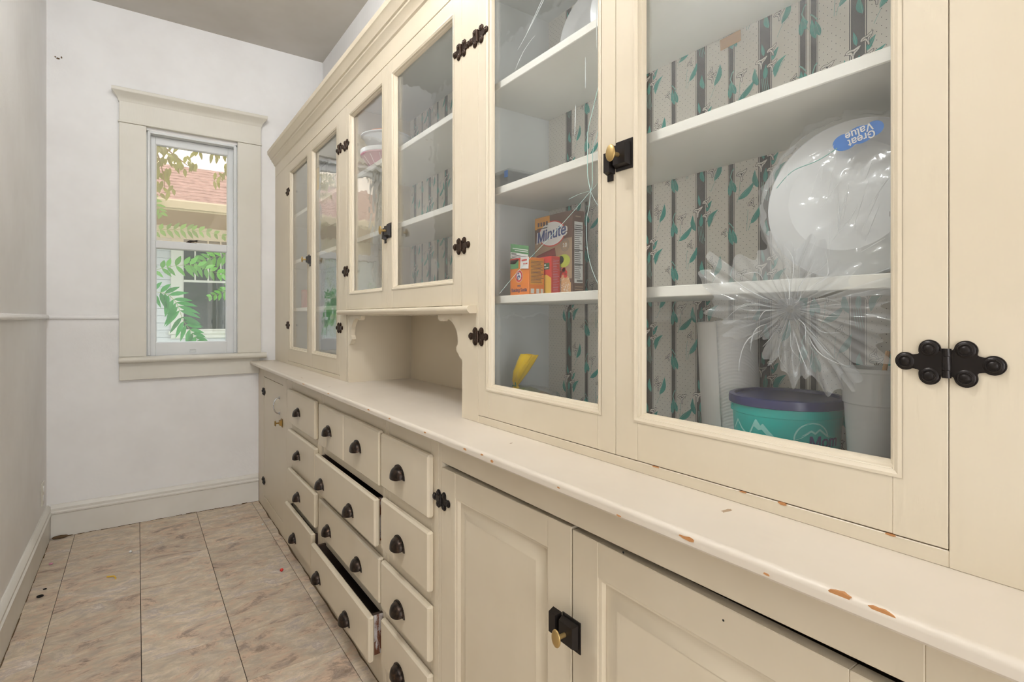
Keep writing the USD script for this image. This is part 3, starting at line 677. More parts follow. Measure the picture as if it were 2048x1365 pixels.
# ------------------------------------------------------------------ wallpaper print (flat colours printed on the paper)
def leaf(cx, cy, ang, L, Wd, bend=.0):
    t = np.linspace(0, 1, 9); w_ = Wd * np.sin(PI * t ** .75) * .5
    x = t * L; y = bend * L * np.sin(PI * t)
    p = np.r_[np.c_[x, y + w_], np.c_[x, y - w_][::-1]]
    c, s = math.cos(ang), math.sin(ang)
    return Polygon([(cx + a * c - b * s, cy + a * s + b * c) for a, b in p]).buffer(0)
def vein(cx, cy, ang, L, r=.0004):
    c, s = math.cos(ang), math.sin(ang); return LineString([(cx, cy), (cx + L * c, cy + L * s)]).buffer(r, 2)
def lily(cx, cy, s, ang=0.):
    """calla: open trumpet seen from the side; white fill and charcoal outline"""
    cup = [(-1.35, .05), (-1.05, .5), (-.55, .72), (-.05, .62), (.5, .75), (1.4, .95), (1.2, .5), (.8, .05), (.42, -.25), (.22, -.85), (.08, -1.6), (-.14, -1.6), (-.22, -.85), (-.5, -.25), (-1.0, -.12)]
    lip = [(-.9, .15), (-.3, .28), (.2, .15), (.7, .35)]
    f = lambda pts: [(cx + s * (a * math.cos(ang) - b * math.sin(ang)), cy + s * (a * math.sin(ang) + b * math.cos(ang))) for a, b in pts]
    from scipy.interpolate import CubicSpline
    cc = np.array(cup + cup[:1]); tt = np.r_[0, np.cumsum(np.hypot(*np.diff(cc, axis=0).T) ** .6)]
    cc = CubicSpline(tt, cc, bc_type='periodic')(np.linspace(0, tt[-1], 30)[:-1])
    pg = Polygon(f([tuple(q) for q in cc])).buffer(0)
    if pg.geom_type != 'Polygon': pg = max(pg.geoms, key=lambda q: q.area)
    ol = pg.exterior.buffer(.00045, 2)
    ln = unary_union([LineString(f(lip)).buffer(.0005, 2), LineString(f([(0, .1), (.05, -.6)])).buffer(.0004, 2), Polygon(f([(-.3, .28), (.2, .15), (.05, -.25)])).buffer(.0002)])
    return pg, [ol, ln]
def motif():
    T, Wh, C, Pl = [], [], [], []
    kx, kz = .000225, .000207
    X = lambda a: (a - 625) * kx
    Z = lambda b: (950 - b) * kz
    def LF(x, y, ang, L, w_, bend=0.): T.append(leaf(X(x), Z(y), ang, L, w_, bend)); Pl.append(vein(X(x), Z(y), ang, L * .8))
    def LY(x, y, s, a=0.): p, o = lily(X(x), Z(y), s, a); Wh.append(p); C.extend(o)
    def ST(*pts, r=.0006): Pl.append(LineString([(X(a), Z(b)) for a, b in pts]).buffer(r, 2))
    # bouquet
    LF(615, 830, 1.75, .027, .007); LF(690, 905, 1.05, .027, .009, .05); LF(560, 1095, 1.75, .038, .012, .1); LF(715, 1080, 1.0, .044, .012, .18); LF(625, 1060, 1.5, .030, .010)
    LY(690, 800, .0082, .25); LY(590, 880, .0095, 0); LY(690, 950, .0082, .1)
    for k in range(4): ST((596 + 16 * k, 1050), (600 + 17 * k, 1110), (608 + 17 * k, 1170), (616 + 17 * k, 1215 + 14 * (k % 3)))
    # pair of lilies to the right
    LF(660, 575, 1.72, .034, .011, .1); LF(775, 590, 1.25, .046, .013, -.12); LY(740, 425, .0066, .7); LY(755, 490, .0082, .05); ST((790, 590), (760, 650), (738, 700), r=.0004)
    # narrow stripe: leaves, lily, lance leaf
    LF(945, 790, 1.55, .034, .010); LF(1005, 760, 1.95, .032, .011); ST((975, 650), (950, 590), (970, 530), (985, 515), r=.0012); LY(1065, 590, .0092, .05); LF(1030, 840, .72, .050, .013, -.08); ST((1050, 660), (1045, 760), (1020, 870), r=.0004)
    # bud with leaf
    LY(1165, 900, .0068, .6); LF(1155, 1105, 1.05, .042, .012, -.08); ST((1130, 960), (1120, 1080), (1118, 1170), r=.0004); ST((1150, 1100), (1135, 1170), r=.0004)
    # narrow stripe: lower leaves
    LF(975, 1300, 1.75, .040, .011, .05); LF(1010, 1290, 1.85, .034, .010); ST((985, 1130), (955, 1085), (935, 1065), r=.0012); LY(885, 1160, .006, .5); ST((905, 1150), (960, 1190), r=.0004)
    return [flat(x) for x in (T, Wh, C, Pl)]
MOT = motif()
def wallpaper(unit, y0, y1, z0, z1, wides, xw, seam=None):
    """y1 is the left end in the picture; wides: stripe centres; print lies on the plane x = xw"""
    stripes, acc = [], [[], [], [], []]
    for j, (yc, lo_, hi_, dz) in enumerate(wides):
        rect = lambda a, b: stripes.append(sbox(max(-hi_, -yc + a), z0, min(-lo_, -yc + b), z1)) if max(-hi_, -yc + a) < min(-lo_, -yc + b) else None
        rect(-.0112, .0112); rect(.0128, .0142); rect(-.0142, -.0128)
        for o in (.075,):
            rect(o - .0052, o + .0052); rect(o + .0066, o + .0076); rect(o - .0076, o - .0066)
        for k in range(-1, 8):
            zc = 1.427 + dz - .21 * 3 + .21 * k
            for n_, (v, f) in enumerate(MOT):
                vv = v + np.array([-yc, zc])
                keep = (vv[f][:, :, 0].min(1) > -hi_) & (vv[f][:, :, 0].max(1) < -lo_) & (vv[f][:, :, 1].min(1) > z0) & (vv[f][:, :, 1].max(1) < z1)
                if keep.any(): acc[n_].append((vv, f[keep]))
    v, f = flat(stripes)
    def put(nm, V2, F2, eps, mt_):
        obj(nm, trimesh.Trimesh(np.c_[np.full(len(V2), xw - eps), -V2[:, 0], V2[:, 1]], F2, process=False), mt_, unit, kind='stuff', smooth=False)
    put('printed_stripes', v, f, .0003, 'paper_charcoal')
    dots, a = [], .0145
    hexa = np.array([(math.cos(t), math.sin(t)) for t in np.arange(6) * PI / 3]) * .00085
    nx, nz = int((y1 - y0) / a) + 1, int((z1 - z0) / a) + 1
    cs = [(-y1 + a * (i + .5 * q), z0 + a * (k + .5 * q)) for q in (0, 1) for i in range(nx) for k in range(nz)]
    cs = np.array([c for c in cs if c[0] < -y0 and c[1] < z1])
    keep = np.ones(len(cs), bool)
    for yc, lo_, hi_, _ in wides: keep &= ~((np.abs(cs[:, 0] + yc) < .016)) & ~((np.abs(cs[:, 0] + yc - .075) < .009))
    cs = cs[keep]
    V2 = (cs[:, None] + hexa[None]).reshape(-1, 2); t6 = np.array([(0, 1, 2), (0, 2, 3), (0, 3, 4), (0, 4, 5)])
    put('printed_dots', V2, (np.arange(len(cs))[:, None, None] * 6 + t6[None]).reshape(-1, 3), .0003, 'paper_charcoal')
    for n_, (nm, eps, mt_) in enumerate((('printed_leaves', .0006, 'paper_teal'), ('printed_lilies', .0008, 'paper_white'), ('printed_outlines', .0010, 'paper_charcoal'), ('printed_veins', .0009, 'paper_pale_teal'))):
        V2 = np.vstack([x for x, _ in acc[n_]]); off = np.cumsum([0] + [len(x) for x, _ in acc[n_]][:-1])
        put(nm, V2, np.vstack([f_ + o for (_, f_), o in zip(acc[n_], off)]), eps, mt_)
SE = .497
wd = [(.733 + .15 * k, SE, 1.275, -.07 * k) for k in (3, 2, 1, 0, -1)] + [(.561 - .148, -.1, SE, .02), (.413 - .15, -.1, SE, .09), (.113, -.1, SE, .16), (.563, -.1, SE, -.05)]
wallpaper(uc, -.1, 1.2755, .932, 2.113, wd, XB, SE)
wd = [(2.24 - .15 * k, 1.309, 2.292, .07 * k - .02) for k in range(-1, 7)]
obj('papered_panel', box(XB - .003, XB, 1.309, 2.2925, 1.2335, 2.1135), 'paper_ground', ub)
wallpaper(ub, 1.309, 2.292, 1.2335, 2.113, wd, XB - .003)

# ------------------------------------------------------------------ things in the near cabinet
def carton(t, x0, x1, y0, y1, z0, z1, m, name='carton', b=.0008):
    return obj(name, box(x0, x1, y0, y1, z0, z1, b), m, t)
# large rice box
t = thing('rice_box', 'tall brown instant rice box with a white oval logo behind the cracked pane', 'box', (.927, 1.094, S3[1]))
B0, xf, DY = S3[1], .906, .0175
c = carton(t, xf, .949, 1.016, 1.172, B0, 1.475, 'brown_card')
obj('tan_panel', box(xf - .0003, xf, 1.017, 1.171, 1.300, 1.405), 'tan_card', c)
obj('logo_rim', face_x([ell(-DY-1.080, 1.424, .0555, .0345)], xf - .0006), 'red_card', c, smooth=False)
obj('logo_oval', face_x([ell(-DY-1.080, 1.424, .0525, .0315)], xf - .0010), 'white_card', c, smooth=False)
obj('logo_shadow', lettering('Minute', .0300, (DY+1.079, 1.4235), xf - .0012, rot=.10, shear=.18, depth=.0002), 'white_card', c)
obj('logo_lettering', lettering('Minute', .0275, (DY+1.079, 1.425), xf - .0016, rot=.10, shear=.18), 'blue_ink', c)
obj('corner_tag', face_x([sbox(-DY-1.153, 1.442, -DY-1.088, 1.474)], xf - .0007), 'amber_card', c, smooth=False)
obj('tag_print', face_x([sbox(-DY-1.140 + .012 * k, 1.449, -DY-1.132 + .012 * k, 1.460) for k in range(4)] + [sbox(-DY-1.142, 1.4415, -DY-1.098, 1.4445)], xf - .0010), 'brown_card', c, smooth=False)
obj('time_badge', face_x([ell(-DY-1.026, 1.388, .0165, .0165).difference(ell(-DY-1.026, 1.388, .0150, .0150)), ell(-DY-1.026, 1.388, .0125, .0125).difference(ell(-DY-1.026, 1.388, .0115, .0115))], xf - .0007), 'grey_ink', c, smooth=False)
obj('badge_lettering', lettering('10', .010, (DY+1.026, 1.388), xf - .0008), 'white_card', c)
obj('avocado_picture', face_x([ell(-DY-1.03, 1.347, .024, .017), ell(-DY-1.05, 1.35, .02, .012)], xf - .0008), 'lime_card', c, smooth=False)
obj('tomato_picture', face_x([ell(-DY-1.035 + .012 * math.cos(k * 1.3), 1.316 + .009 * math.sin(k * 2.1), .007, .006) for k in range(7)], xf - .0011), 'red_card', c, smooth=False)
obj('rice_picture', face_x([unary_union([ell(-DY-1.027, 1.285, .022, .026), sbox(-DY-1.09, 1.262, -DY-1.002, 1.290)])], xf - .0009), 'rice_card', c, smooth=False)
grains = []
for k in range(90):
    a, b = -DY-1.008 - .06 * rng.random(), 1.263 + .042 * rng.random()
    grains.append(affinity.rotate(ell(a, b, .0028, .0008, 8), 180 * rng.random()))
obj('grain_print', face_x(grains, xf - .0012), 'paper_ground', c, kind='stuff', smooth=False)
sd = [sbox(.912, 1.300, .927, 1.448)]
obj('facts_panel', face_my([sbox(.913, 1.288, .942, 1.446)], 1.016 - .0004), 'white_card', c, smooth=False)
obj('facts_print', face_my([sbox(.914, z, .941 - .012 * rng.random(), z + .0022) for z in np.arange(1.30, 1.44, .0052)] + [sbox(.913, z, .942, z + .003) for z in (1.334, 1.371, 1.424)] + [sbox(.921, 1.291, .941, 1.2965)], 1.016 - .0008), 'grey_ink', c, smooth=False)
obj('side_print', face_my([sbox(.915, z, .943, z + .003) for z in (1.277, 1.270, 1.262)] + [sbox(.917, 1.458, .935, 1.461)], 1.016 - .0005), 'tan_card', c, smooth=False)
# baking soda
t = thing('baking_soda_box', 'small orange baking soda box with its green flap torn open', 'box', (.841, 1.127, S3[1]))
xf = .820
c = carton(t, xf, .871, 1.086, 1.169, B0, 1.355, 'orange_card')
obj('side_band', face_my([sbox(.824, 1.285, .867, 1.348)], 1.086 - .0004), 'amber_card', c, smooth=False)
obj('side_print', face_my([sbox(.826, z, .870 - .012 * rng.random(), z + .0014) for z in np.arange(1.29, 1.345, .0036)], 1.086 - .0008), 'brown_card', c, smooth=False)
obj('side_marks', face_my([sbox(.826, 1.262, .837, 1.274), sbox(.844, 1.262, .854, 1.274), sbox(.858, 1.262, .867, 1.274)], 1.086 - .0006), 'white_card', c, smooth=False)
obj('torn_edge', [prism_x(Polygon([(1.168, 1.343), (1.145, 1.341), (1.128, 1.352), (1.118, 1.338), (1.104, 1.346), (1.087, 1.349), (1.087, 1.356), (1.168, 1.356)]), xf - .0008, xf)], 'red_card', c)
ey, ez = -1.128, 1.308
rays = [Polygon([(ey + .016 * math.cos(q - .06), ez + .016 * math.sin(q - .06)), (ey + .036 * math.cos(q), ez + .036 * math.sin(q)), (ey + .016 * math.cos(q + .06), ez + .016 * math.sin(q + .06))]) for q in np.arange(20) * PI / 10]
rays = [p.intersection(sbox(-1.168, 1.258, -1.087, 1.354)) for p in rays]
obj('sun_rays', face_x(rays, xf - .0003), 'amber_card', c, smooth=False)
obj('emblem', face_x([ell(ey, ez, .0165, .0165)], xf - .0006), 'white_card', c, smooth=False)
obj('emblem_ring', face_x([ell(ey, ez, .0155, .0155).difference(ell(ey, ez, .0105, .0105))], xf - .0009), 'red_card', c, smooth=False)
arm = unary_union([LineString([(ey - .004, ez - .008), (ey - .005, ez - .001), (ey + .0015, ez + .0015), (ey + .0045, ez - .003)]).buffer(.0019, 4), LineString([(ey - .002, ez + .008), (ey + .005, ez - .005)]).buffer(.0007), LineString([(ey - .0045, ez + .0065), (ey + .0005, ez + .0085)]).buffer(.0016, 2)])
obj('arm_emblem', face_x([arm], xf - .0010), 'blue_ink', c, smooth=False)
obj('pure_lettering', lettering('PURE', .0042, (1.128, 1.2825), xf, depth=.0004), 'navy_ink', c)
obj('name_lettering', lettering('Baking Soda', .0085, (1.128, 1.2705), xf, depth=.0004), 'navy_ink', c)
fl = box(-.001, 0, -.041, .041, 0, .046, .0003)
T4 = trimesh.transformations.translation_matrix((xf + .004, 1.132, 1.345)) @ trimesh.transformations.rotation_matrix(.18, (1, 0, 0)) @ trimesh.transformations.rotation_matrix(-.12, (0, 1, 0))
f_ = obj('flap', mt(fl, T4), 'green_card', t, label='open green flap with printed white band')
obj('flap_band', mt(J(box(-.0014, -.001, -.039, .039, .008, .024), box(-.0014, -.001, -.039, .02, .029, .031), box(-.0014, -.001, -.039, .03, .034, .036)), T4), 'white_card', f_)
obj('flap_print', mt(J(*[box(-.0018, -.0014, -.036, .034, z, z + .0014) for z in (.010, .0135, .017)], box(-.0018, -.0014, .012, .035, .0195, .0225)), T4), 'grey_ink', f_)
tab = mt(box(-.001, 0, -.018, .018, -.026, .004, .0003), trimesh.transformations.translation_matrix((xf - .002, 1.1, 1.352)) @ trimesh.transformations.rotation_matrix(.08, (1, 0, 0)))
obj('torn_tab', tab, 'white_card', t, label='torn white tab with red and grey print')
obj('tab_print', J(box(xf - .0038, xf - .0031, 1.09, 1.112, 1.346, 1.350), box(xf - .0038, xf - .0031, 1.088, 1.105, 1.337, 1.340)), 'red_card', t)
obj('green_corner', face_x([sbox(-1.167, 1.329, -1.130, 1.353)], xf - .0008), 'green_card', c, smooth=False)
# red mix box
t = thing('mix_box', 'small red packet-mix box between the orange box and the brown box', 'box', (.888, 1.089, S3[1]))
xm = .874
c = carton(t, xm, .903, 1.060, 1.118, B0, 1.359, 'red_card')
obj('green_badge', face_x([sbox(-1.098, 1.325, -1.068, 1.342)], xm - .0004), 'dark_green_card', c, smooth=False)
obj('food_picture', face_x([Polygon([(-1.117, 1.258), (-1.061, 1.258), (-1.061, 1.302), (-1.080, 1.312), (-1.117, 1.306)])], xm - .0004), 'yellow_card', c, smooth=False)
obj('badge_print', face_x([sbox(-1.094, 1.334, -1.082, 1.339), sbox(-1.094, 1.328, -1.072, 1.331)], xm - .0008), 'white_card', c, smooth=False)
obj('side_print', face_my([sbox(.879, z, .899 - .008 * rng.random(), z + .0014) for z in np.arange(1.268, 1.35, .0042)], 1.060 - .0004), 'pink_plastic', c, smooth=False)
single('sauce_packet', mt(box(-.0009, .0009, -.040, .040, -.055, .055, .0006), trimesh.transformations.translation_matrix((.9046, 1.112, 1.323)) @ trimesh.transformations.rotation_matrix(-.2, (1, 0, 0))), 'dark_red_card',
       'dark red flat packet leaning on the front of the tall brown box', 'packet')
# clear box on the shelf above
t = thing('plastic_tray', 'clear lidded plastic tray with a blue tag on the middle shelf, left end', 'container', (.90, 1.22, S2[1]))
c = obj('tray', [box(.815, .98, 1.169, 1.268, S2[1], S2[1] + .048, .004)], 'clear_plastic', t)
obj('lid', box(.811, .984, 1.165, 1.272, S2[1] + .048, S2[1] + .053, .002), 'clear_plastic', t)
obj('tag', box(.8105, .812, 1.168, 1.184, S2[1] + .030, S2[1] + .048, .0005), 'label_blue', t, label='small blue tag')
# plates in film on the top shelf
def plate(R=.114, n=48):
    return lathe([(0, 0), (R * .66, 0), (R * .74, .004), (R * .97, .014), (R, .0145), (R * .99, .0165), (R * .96, .0160), (R * .73, .0062), (R * .65, .0022), (0, .0022)], n)
def stand(m, loc, yaw, lean):
    T_ = trimesh.transformations.translation_matrix(loc) @ trimesh.transformations.rotation_matrix(yaw, (0, 0, 1)) @ trimesh.transformations.rotation_matrix(-PI / 2 + lean, (0, 1, 0))
    return mt(m, T_)
for i, (yy, xx, lab) in enumerate(((.83, .925, 'white plate standing on the top shelf beside the cracked door stile'), (.99, .965, 'white plate standing further back on the top shelf, left of the other'))):
    single('plate', stand(plate(), (xx, yy, S1[1] + .114), .1, .10), 'white_plastic', lab, 'plate')
# twisted yellow bread bag
def loft(cs, radii, n=28, seed=0, amp=.18, close=True):
    r = np.random.default_rng(seed); V, Fc = [], []
    ph = r.random(4) * 6.28
    for k, (c_, (ra, rb)) in enumerate(zip(cs, radii)):
        for j in range(n):
            a = 2 * PI * j / n; q = 1 + amp * (math.sin(5 * a + ph[0] + .5 * k) * .6 + math.sin(9 * a + ph[1] - .4 * k) * .4 + .3 * r.standard_normal())
            V.append((c_[0] + ra * q * math.cos(a), c_[1] + rb * q * math.sin(a), c_[2] + .1 * ra * math.sin(3 * a + ph[2])))
    for k in range(len(cs) - 1):
        for j in range(n):
            a, b = k * n + j, k * n + (j + 1) % n; Fc += [(a, b, b + n), (a, b + n, a + n)]
    if close:
        for s, o in ((0, -1), ((len(cs) - 1) * n, 1)):
            V.append(tuple(np.mean(V[s:s + n], 0))); e = len(V) - 1
            for j in range(n): Fc.append((s + j, s + (j + 1) % n, e)[::o])
    return trimesh.Trimesh(np.array(V), np.array(Fc), process=False)
t = thing('bread_bag', 'bread in a printed bag twisted shut with a flared yellow neck', 'bag', (.875, 1.17, .931))
def egg(c_, r_, seed, amp=.06, sub=3):
    m = trimesh.creation.icosphere(sub, 1.); n_ = meshkit.fbm(m.vertices * 2.6 + seed, 4, seed)[:, None]; m.vertices = m.vertices * (1 + amp * 4 * (n_ - .5)); m.apply_scale(r_); m.apply_translation(c_); return m
obj('loaf', egg((.900, 1.165, .965), (.055, .080, .032), 3, .03), 'bread_crust', t)
obj('bag_body', egg((.893, 1.168, .972), (.070, .095, .040), 5, .07), 'plastic_film', t)
obj('printed_band', egg((.876, 1.182, .976), (.055, .062, .033), 9, .09), 'green_bag', t)
obj('bag_neck', loft([(.862, 1.192, .985), (.856, 1.190, 1.003), (.852, 1.187, 1.013), (.851, 1.180, 1.026), (.850, 1.163, 1.052), (.850, 1.140, 1.080), (.850, 1.122, 1.101)],
     [(.030, .034), (.010, .012), (.0055, .0065), (.010, .016), (.014, .026), (.012, .030), (.010, .031)], 40, 4, .16, False), 'yellow_bag', t, smooth=50)
obj('tie', tube([(.846, 1.195, 1.010), (.843, 1.188, 1.013), (.847, 1.180, 1.011), (.842, 1.176, 1.022)], .0016, 6), 'green_card', t)
single('blue_bag', egg((.895, 1.012, .962), (.04, .050, .030), 12, .10), 'blue_bag', 'crumpled blue bag lying behind the sill of the cracked door', 'bag')
t = thing('film_packet', 'crumpled clear packet with purple print on the cabinet floor behind the cracked door', 'packet', (.87, .90, .931))
obj('film', egg((.872, .905, .960), (.045, .065, .026), 21, .12), 'plastic_film', t)
obj('print', egg((.860, .890, .964), (.028, .026, .015), 23, .12), 'purple_print', t)
# ---- behind the wide right-hand door
t = thing('paper_towel_roll', 'white embossed paper towel roll standing behind the teal tub', 'paper towels', (.955, .606, .931))
Rr = .054
m = lathe([(.019, 0), (Rr, 0), (Rr + .0005, .004), (Rr + .0005, .258), (Rr, .262), (.019, .262), (.019, 0)], 56)
T_ = trimesh.transformations.translation_matrix((.955, .600, .931)) @ trimesh.transformations.rotation_matrix(-.055, (1, 0, 0))
obj('roll', mt(m, T_), 'embossed_towel', t, smooth=40)
obj('core', mt(lathe([(.0175, .001), (.019, .001), (.019, .2625), (.0175, .2625), (.0175, .001)], 32), T_), 'tan_card', t, label='brown cardboard core')
obj('loose_sheet', mt(trimesh.Trimesh(*(lambda A: (np.array([((Rr + .001 + .004 * k / 10) * math.cos(2.2 + .12 * k), (Rr + .001 + .004 * k / 10) * math.sin(2.2 + .12 * k), z) for z in (.003, .26) for k in range(11)]), np.array([f for k in range(10) for f in ((k, k + 1, k + 12), (k, k + 12, k + 11))])))(0), process=False), T_), 'paper_towel', t)
# teal tub
TX, TY, TZ = .893, .464, .931
t = thing('ice_cream_tub', 'round teal plastic tub with a navy lid in front of the paper towels', 'tub', (TX, TY, TZ))
c = obj('tub', lathe([(0, 0), (.073, 0), (.0755, .003), (.0825, .110), (.0835, .111), (.0845, .128), (.0825, .129), (.080, .11), (.073, .006), (0, .006)], 64, (TX, TY, TZ)), 'teal_plastic', t)
obj('lid', lathe([(0, .135), (.078, .135), (.0795, .1395), (.0845, .1400), (.0880, .1385), (.0888, .134), (.0885, .1255), (.0865, .1245), (.0855, .128), (.080, .129), (0, .130)][::-1], 64, (TX, TY, TZ)), 'navy_plastic', t, label='navy lid with a raised rim')
obj('lock_tab', [box(TX - .089, TX - .082, TY + .052, TY + .054, TZ + .112, TZ + .124)] and mt(J(box(-.0015, .002, -.006, -.003, 0, .010), box(-.0015, .002, .003, .006, 0, .010), box(-.0015, .002, -.006, .006, .008, .011)), trimesh.transformations.translation_matrix((TX - .0842 * math.cos(.85), TY + .0842 * math.sin(.85), TZ + .111)) @ trimesh.transformations.rotation_matrix(-.85, (0, 0, 1))), 'teal_plastic', c)
def on_tub(polys, zc, ang, r, mesh=None):
    """bend a flat print around the tub; t to the right, measured as arc length from the angle ang (about -x towards +y)"""
    if mesh is None: v, f = flat([p.segmentize(.004) for p in polys]); d_ = np.zeros(len(v))
    else: v, f, d_ = mesh
    th_ = ang - v[:, 0] / .080
    z_ = TZ + v[:, 1] + zc; rr = .0755 + (z_ - TZ - .003) * (.007 / .107) + .0004 + d_
    return trimesh.Trimesh(np.c_[TX - rr * np.cos(th_), TY + rr * np.sin(th_), z_], f, process=False)
mo = [(-.10, .018), (-.085, .034), (-.075, .022), (-.06, .012), (-.045, .040), (-.038, .030), (-.034, .034), (-.018, .016), (.0, .012), (.020, .020), (.034, .030), (.040, .026), (.047, .032), (.06, .022), (.08, .014)]
mp_ = LineString(mo).buffer(.0014, 2)
arc = LineString([(.036 + .026 * math.cos(q), .016 + .026 * math.sin(q)) for q in np.linspace(.2, PI, 24)]).buffer(.0011, 2)
pl_ = [Polygon([(-.05, .030), (-.045, .041), (-.038, .031), (-.034, .035), (-.020, .016), (-.028, .018), (-.036, .026), (-.041, .024)])]
AN = -.50
obj('mountain_print', on_tub([mp_, arc] + pl_, .064, AN, 0), 'pale_ink', c, smooth=False)
tm = meshkit.text_mesh('Mom', .0165, .0005, True); tv = np.array(tm.vertices)
obj('lettering', on_tub(None, .0680, AN, 0, (np.c_[tv[:, 0] + .0300, tv[:, 1] - tv[:, 1].min()], tm.faces, tv[:, 2])), 'navy_ink', c)
# frosted cup
t = thing('plastic_cup', 'tall frosted plastic cup holding wrapped food at the right edge of the glass', 'cup', (.865, .318, .931))
cx_, cy_ = .865, .318
obj('cup', lathe([(0, 0), (.030, 0), (.0325, .004), (.041, .145), (.0430, .147), (.0445, .190), (.0465, .192), (.0465, .197), (.0440, .197), (.0425, .150), (.0400, .146), (.031, .006), (0, .006)], 48, (cx_, cy_, .931)), 'frosted_plastic', t)
obj('salt_fill', lathe([(0, .007), (.0305, .007), (.0365, .10), (.033, .112), (.015, .118), (0, .114)], 32, (cx_, cy_, .931)), 'salt', t)
obj('bean_fill', lathe([(.0312, .0075), (.0314, .0075), (.0345, .045), (.0335, .030), (.0312, .0075)], 32, (cx_, cy_, .931)), 'beans', t)
obj('straw', tube([(cx_ - .01, cy_ + .005, .99), (cx_ - .002, cy_ - .006, 1.10), (cx_ + .004, cy_ - .012, 1.152)], .0032, 8), 'rice_card', t)
single('bag_of_beans', egg((.842, .262, .958), (.035, .020, .026), 31, .08), 'beans', 'small bag of brown beans beside the frosted cup', 'bag')
# paper plates in their bag
PX, PY, PZ = .872, .352, S3[1] + .118
pl = thing('paper_plates', 'stack of white paper plates standing on edge in a clear plastic bag', 'plates', (PX, PY, S3[1]))
stackm = lathe([(0, 0), (.080, 0), (.088, .005), (.114, .016), (.117, .018), (.118, .034), (.115, .040), (.088, .030), (.08, .026), (0, .026)], 72)
flip = trimesh.transformations.translation_matrix((0, 0, .03)) @ trimesh.transformations.rotation_matrix(PI, (1, 0, 0))
obj('plate_stack', stand(mt(stackm, flip), (PX, PY, PZ), .12, .07), 'white_card', pl, smooth=25)
for k in range(5):
    zr = .010 - .0042 * k
    obj('rim', stand(lathe([(.1155, zr), (.1186, zr + .0003), (.1186, zr + .0018), (.1155, zr + .002), (.1155, zr)], 72), (PX, PY, PZ), .12, .07), 'white_plastic', pl)
bg = thing('plastic_bag', 'crinkled clear plastic bag around the paper plates, its gathered end hanging over the shelf edge', 'bag', (.83, .36, 1.06))
# film hugging the front of the plates, loose to the left, gathered below
def film(grid, name, m='plastic_film'):
    nu, nv = grid.shape[:2]; V = grid.reshape(-1, 3); Fc = []
    for i in range(nu - 1):
        for j in range(nv - 1):
            a = i * nv + j; Fc += [(a, a + 1, a + nv + 1), (a, a + nv + 1, a + nv)]
    return obj(name, trimesh.Trimesh(V, np.array(Fc), process=False), m, bg, smooth=True)
nu, nv = 110, 60
G = np.zeros((nu, nv, 3))
for i in range(nu):
    a = 2 * PI * i / (nu - 1)
    for j in range(nv):
        q = j / (nv - 1)
        R_ = .124 + .012 * max(0, math.cos(a - 2.6)) ** 2 + .010 * max(0, math.cos(a + 1.9)) ** 4
        rad = R_ * (q ** .8)
        t_, z_ = rad * math.cos(a), rad * math.sin(a)
        cr_ = .006 * math.sin(13 * a + 4 * q) * q ** 2 + .0045 * math.sin(29 * a - 3 * q) * q ** 3
        x_ = PX - .041 + .016 * q ** 3 + cr_
        G[i, j] = (x_ + .07 * z_, PY - t_, max(PZ + z_, S3[1] + .002))
n3 = meshkit.fbm(G * 26, 4, 3) - .5
G[:, :, 0] += n3 * .022
G[:, :, 0] = np.clip(G[:, :, 0], .7735, None)
lim = np.where(np.hypot(G[:, :, 1] - PY, G[:, :, 2] - PZ) < .119, PX - .034 + .07 * (G[:, :, 2] - PZ) - .12 * (G[:, :, 1] - PY), PX + .01)
G[:, :, 0] = np.minimum(G[:, :, 0], lim)
film(G, 'bag_front')
# gathered knot with pleated fans
KY, KZ, KX = .398, 1.212, .7795
def fan(a0, a1, L0, L1, pl_n, seed, depth=.004, nu=70, nv=26):
    r = np.random.default_rng(seed); G = np.zeros((nu, nv, 3)); ph = r.random(3) * 6
    for i in range(nu):
        s = i / (nu - 1); a = a0 + (a1 - a0) * s
        L = L0 + (L1 - L0) * s + .012 * math.sin(7 * s * PI + ph[0]) + .006 * math.sin(17 * s * PI + ph[1])
        for j in range(nv):
            q = j / (nv - 1); rad = .006 + L * q
            x_ = KX + depth * math.sin(pl_n * 2 * PI * s + ph[2] + 1.5 * q) * (.3 + .7 * q) + .0022 * math.sin(41 * s + 9 * q)
            G[i, j] = (x_, KY - rad * math.cos(a), KZ + rad * math.sin(a))
    G[:, :, 0] += (meshkit.fbm(G * 60 + seed, 3, seed) - .5) * .006
    G[:, :, 0] = np.clip(G[:, :, 0], .7715, .7852)
    return G
film(fan(PI * .80, PI * 1.22, .165, .075, 7, 1), 'bag_tail', 'gathered_film')
film(fan(-PI * .78, -PI * .28, .050, .125, 8, 2), 'bag_tail', 'gathered_film')
film(fan(-PI * .30, PI * .10, .120, .130, 9, 3), 'bag_tail', 'gathered_film')
film(fan(PI * .12, PI * .80, .085, .105, 11, 4, .003), 'bag_tail', 'gathered_film')
cre = []
rc = random.Random(5)
for k in range(30):
    a = rc.uniform(-PI, PI); L = rc.uniform(.02, .075) * (1.2 if abs(a) > 2.4 or -1.2 < a < .3 else .7); r0 = rc.uniform(.012, .06); b = a + rc.uniform(-.3, .3)
    p0 = (KY - r0 * math.cos(a), KZ + r0 * math.sin(a)); p1 = (KY - (r0 + L * .5) * math.cos(a), KZ + (r0 + L * .5) * math.sin(a)); p2 = (KY - (r0 + L) * math.cos(b), KZ + (r0 + L) * math.sin(b))
    if min(p0[0], p1[0], p2[0]) < .215: continue
    xx = rc.uniform(.7722, .7845); q = spline([p0, p1, p2], 7)
    cre.append(tube([(xx, y, z) for y, z in q], np.array([.0002, .0006, .0008, .0007, .0006, .0004, .0002]) * rc.uniform(.5, 1.1), 4))
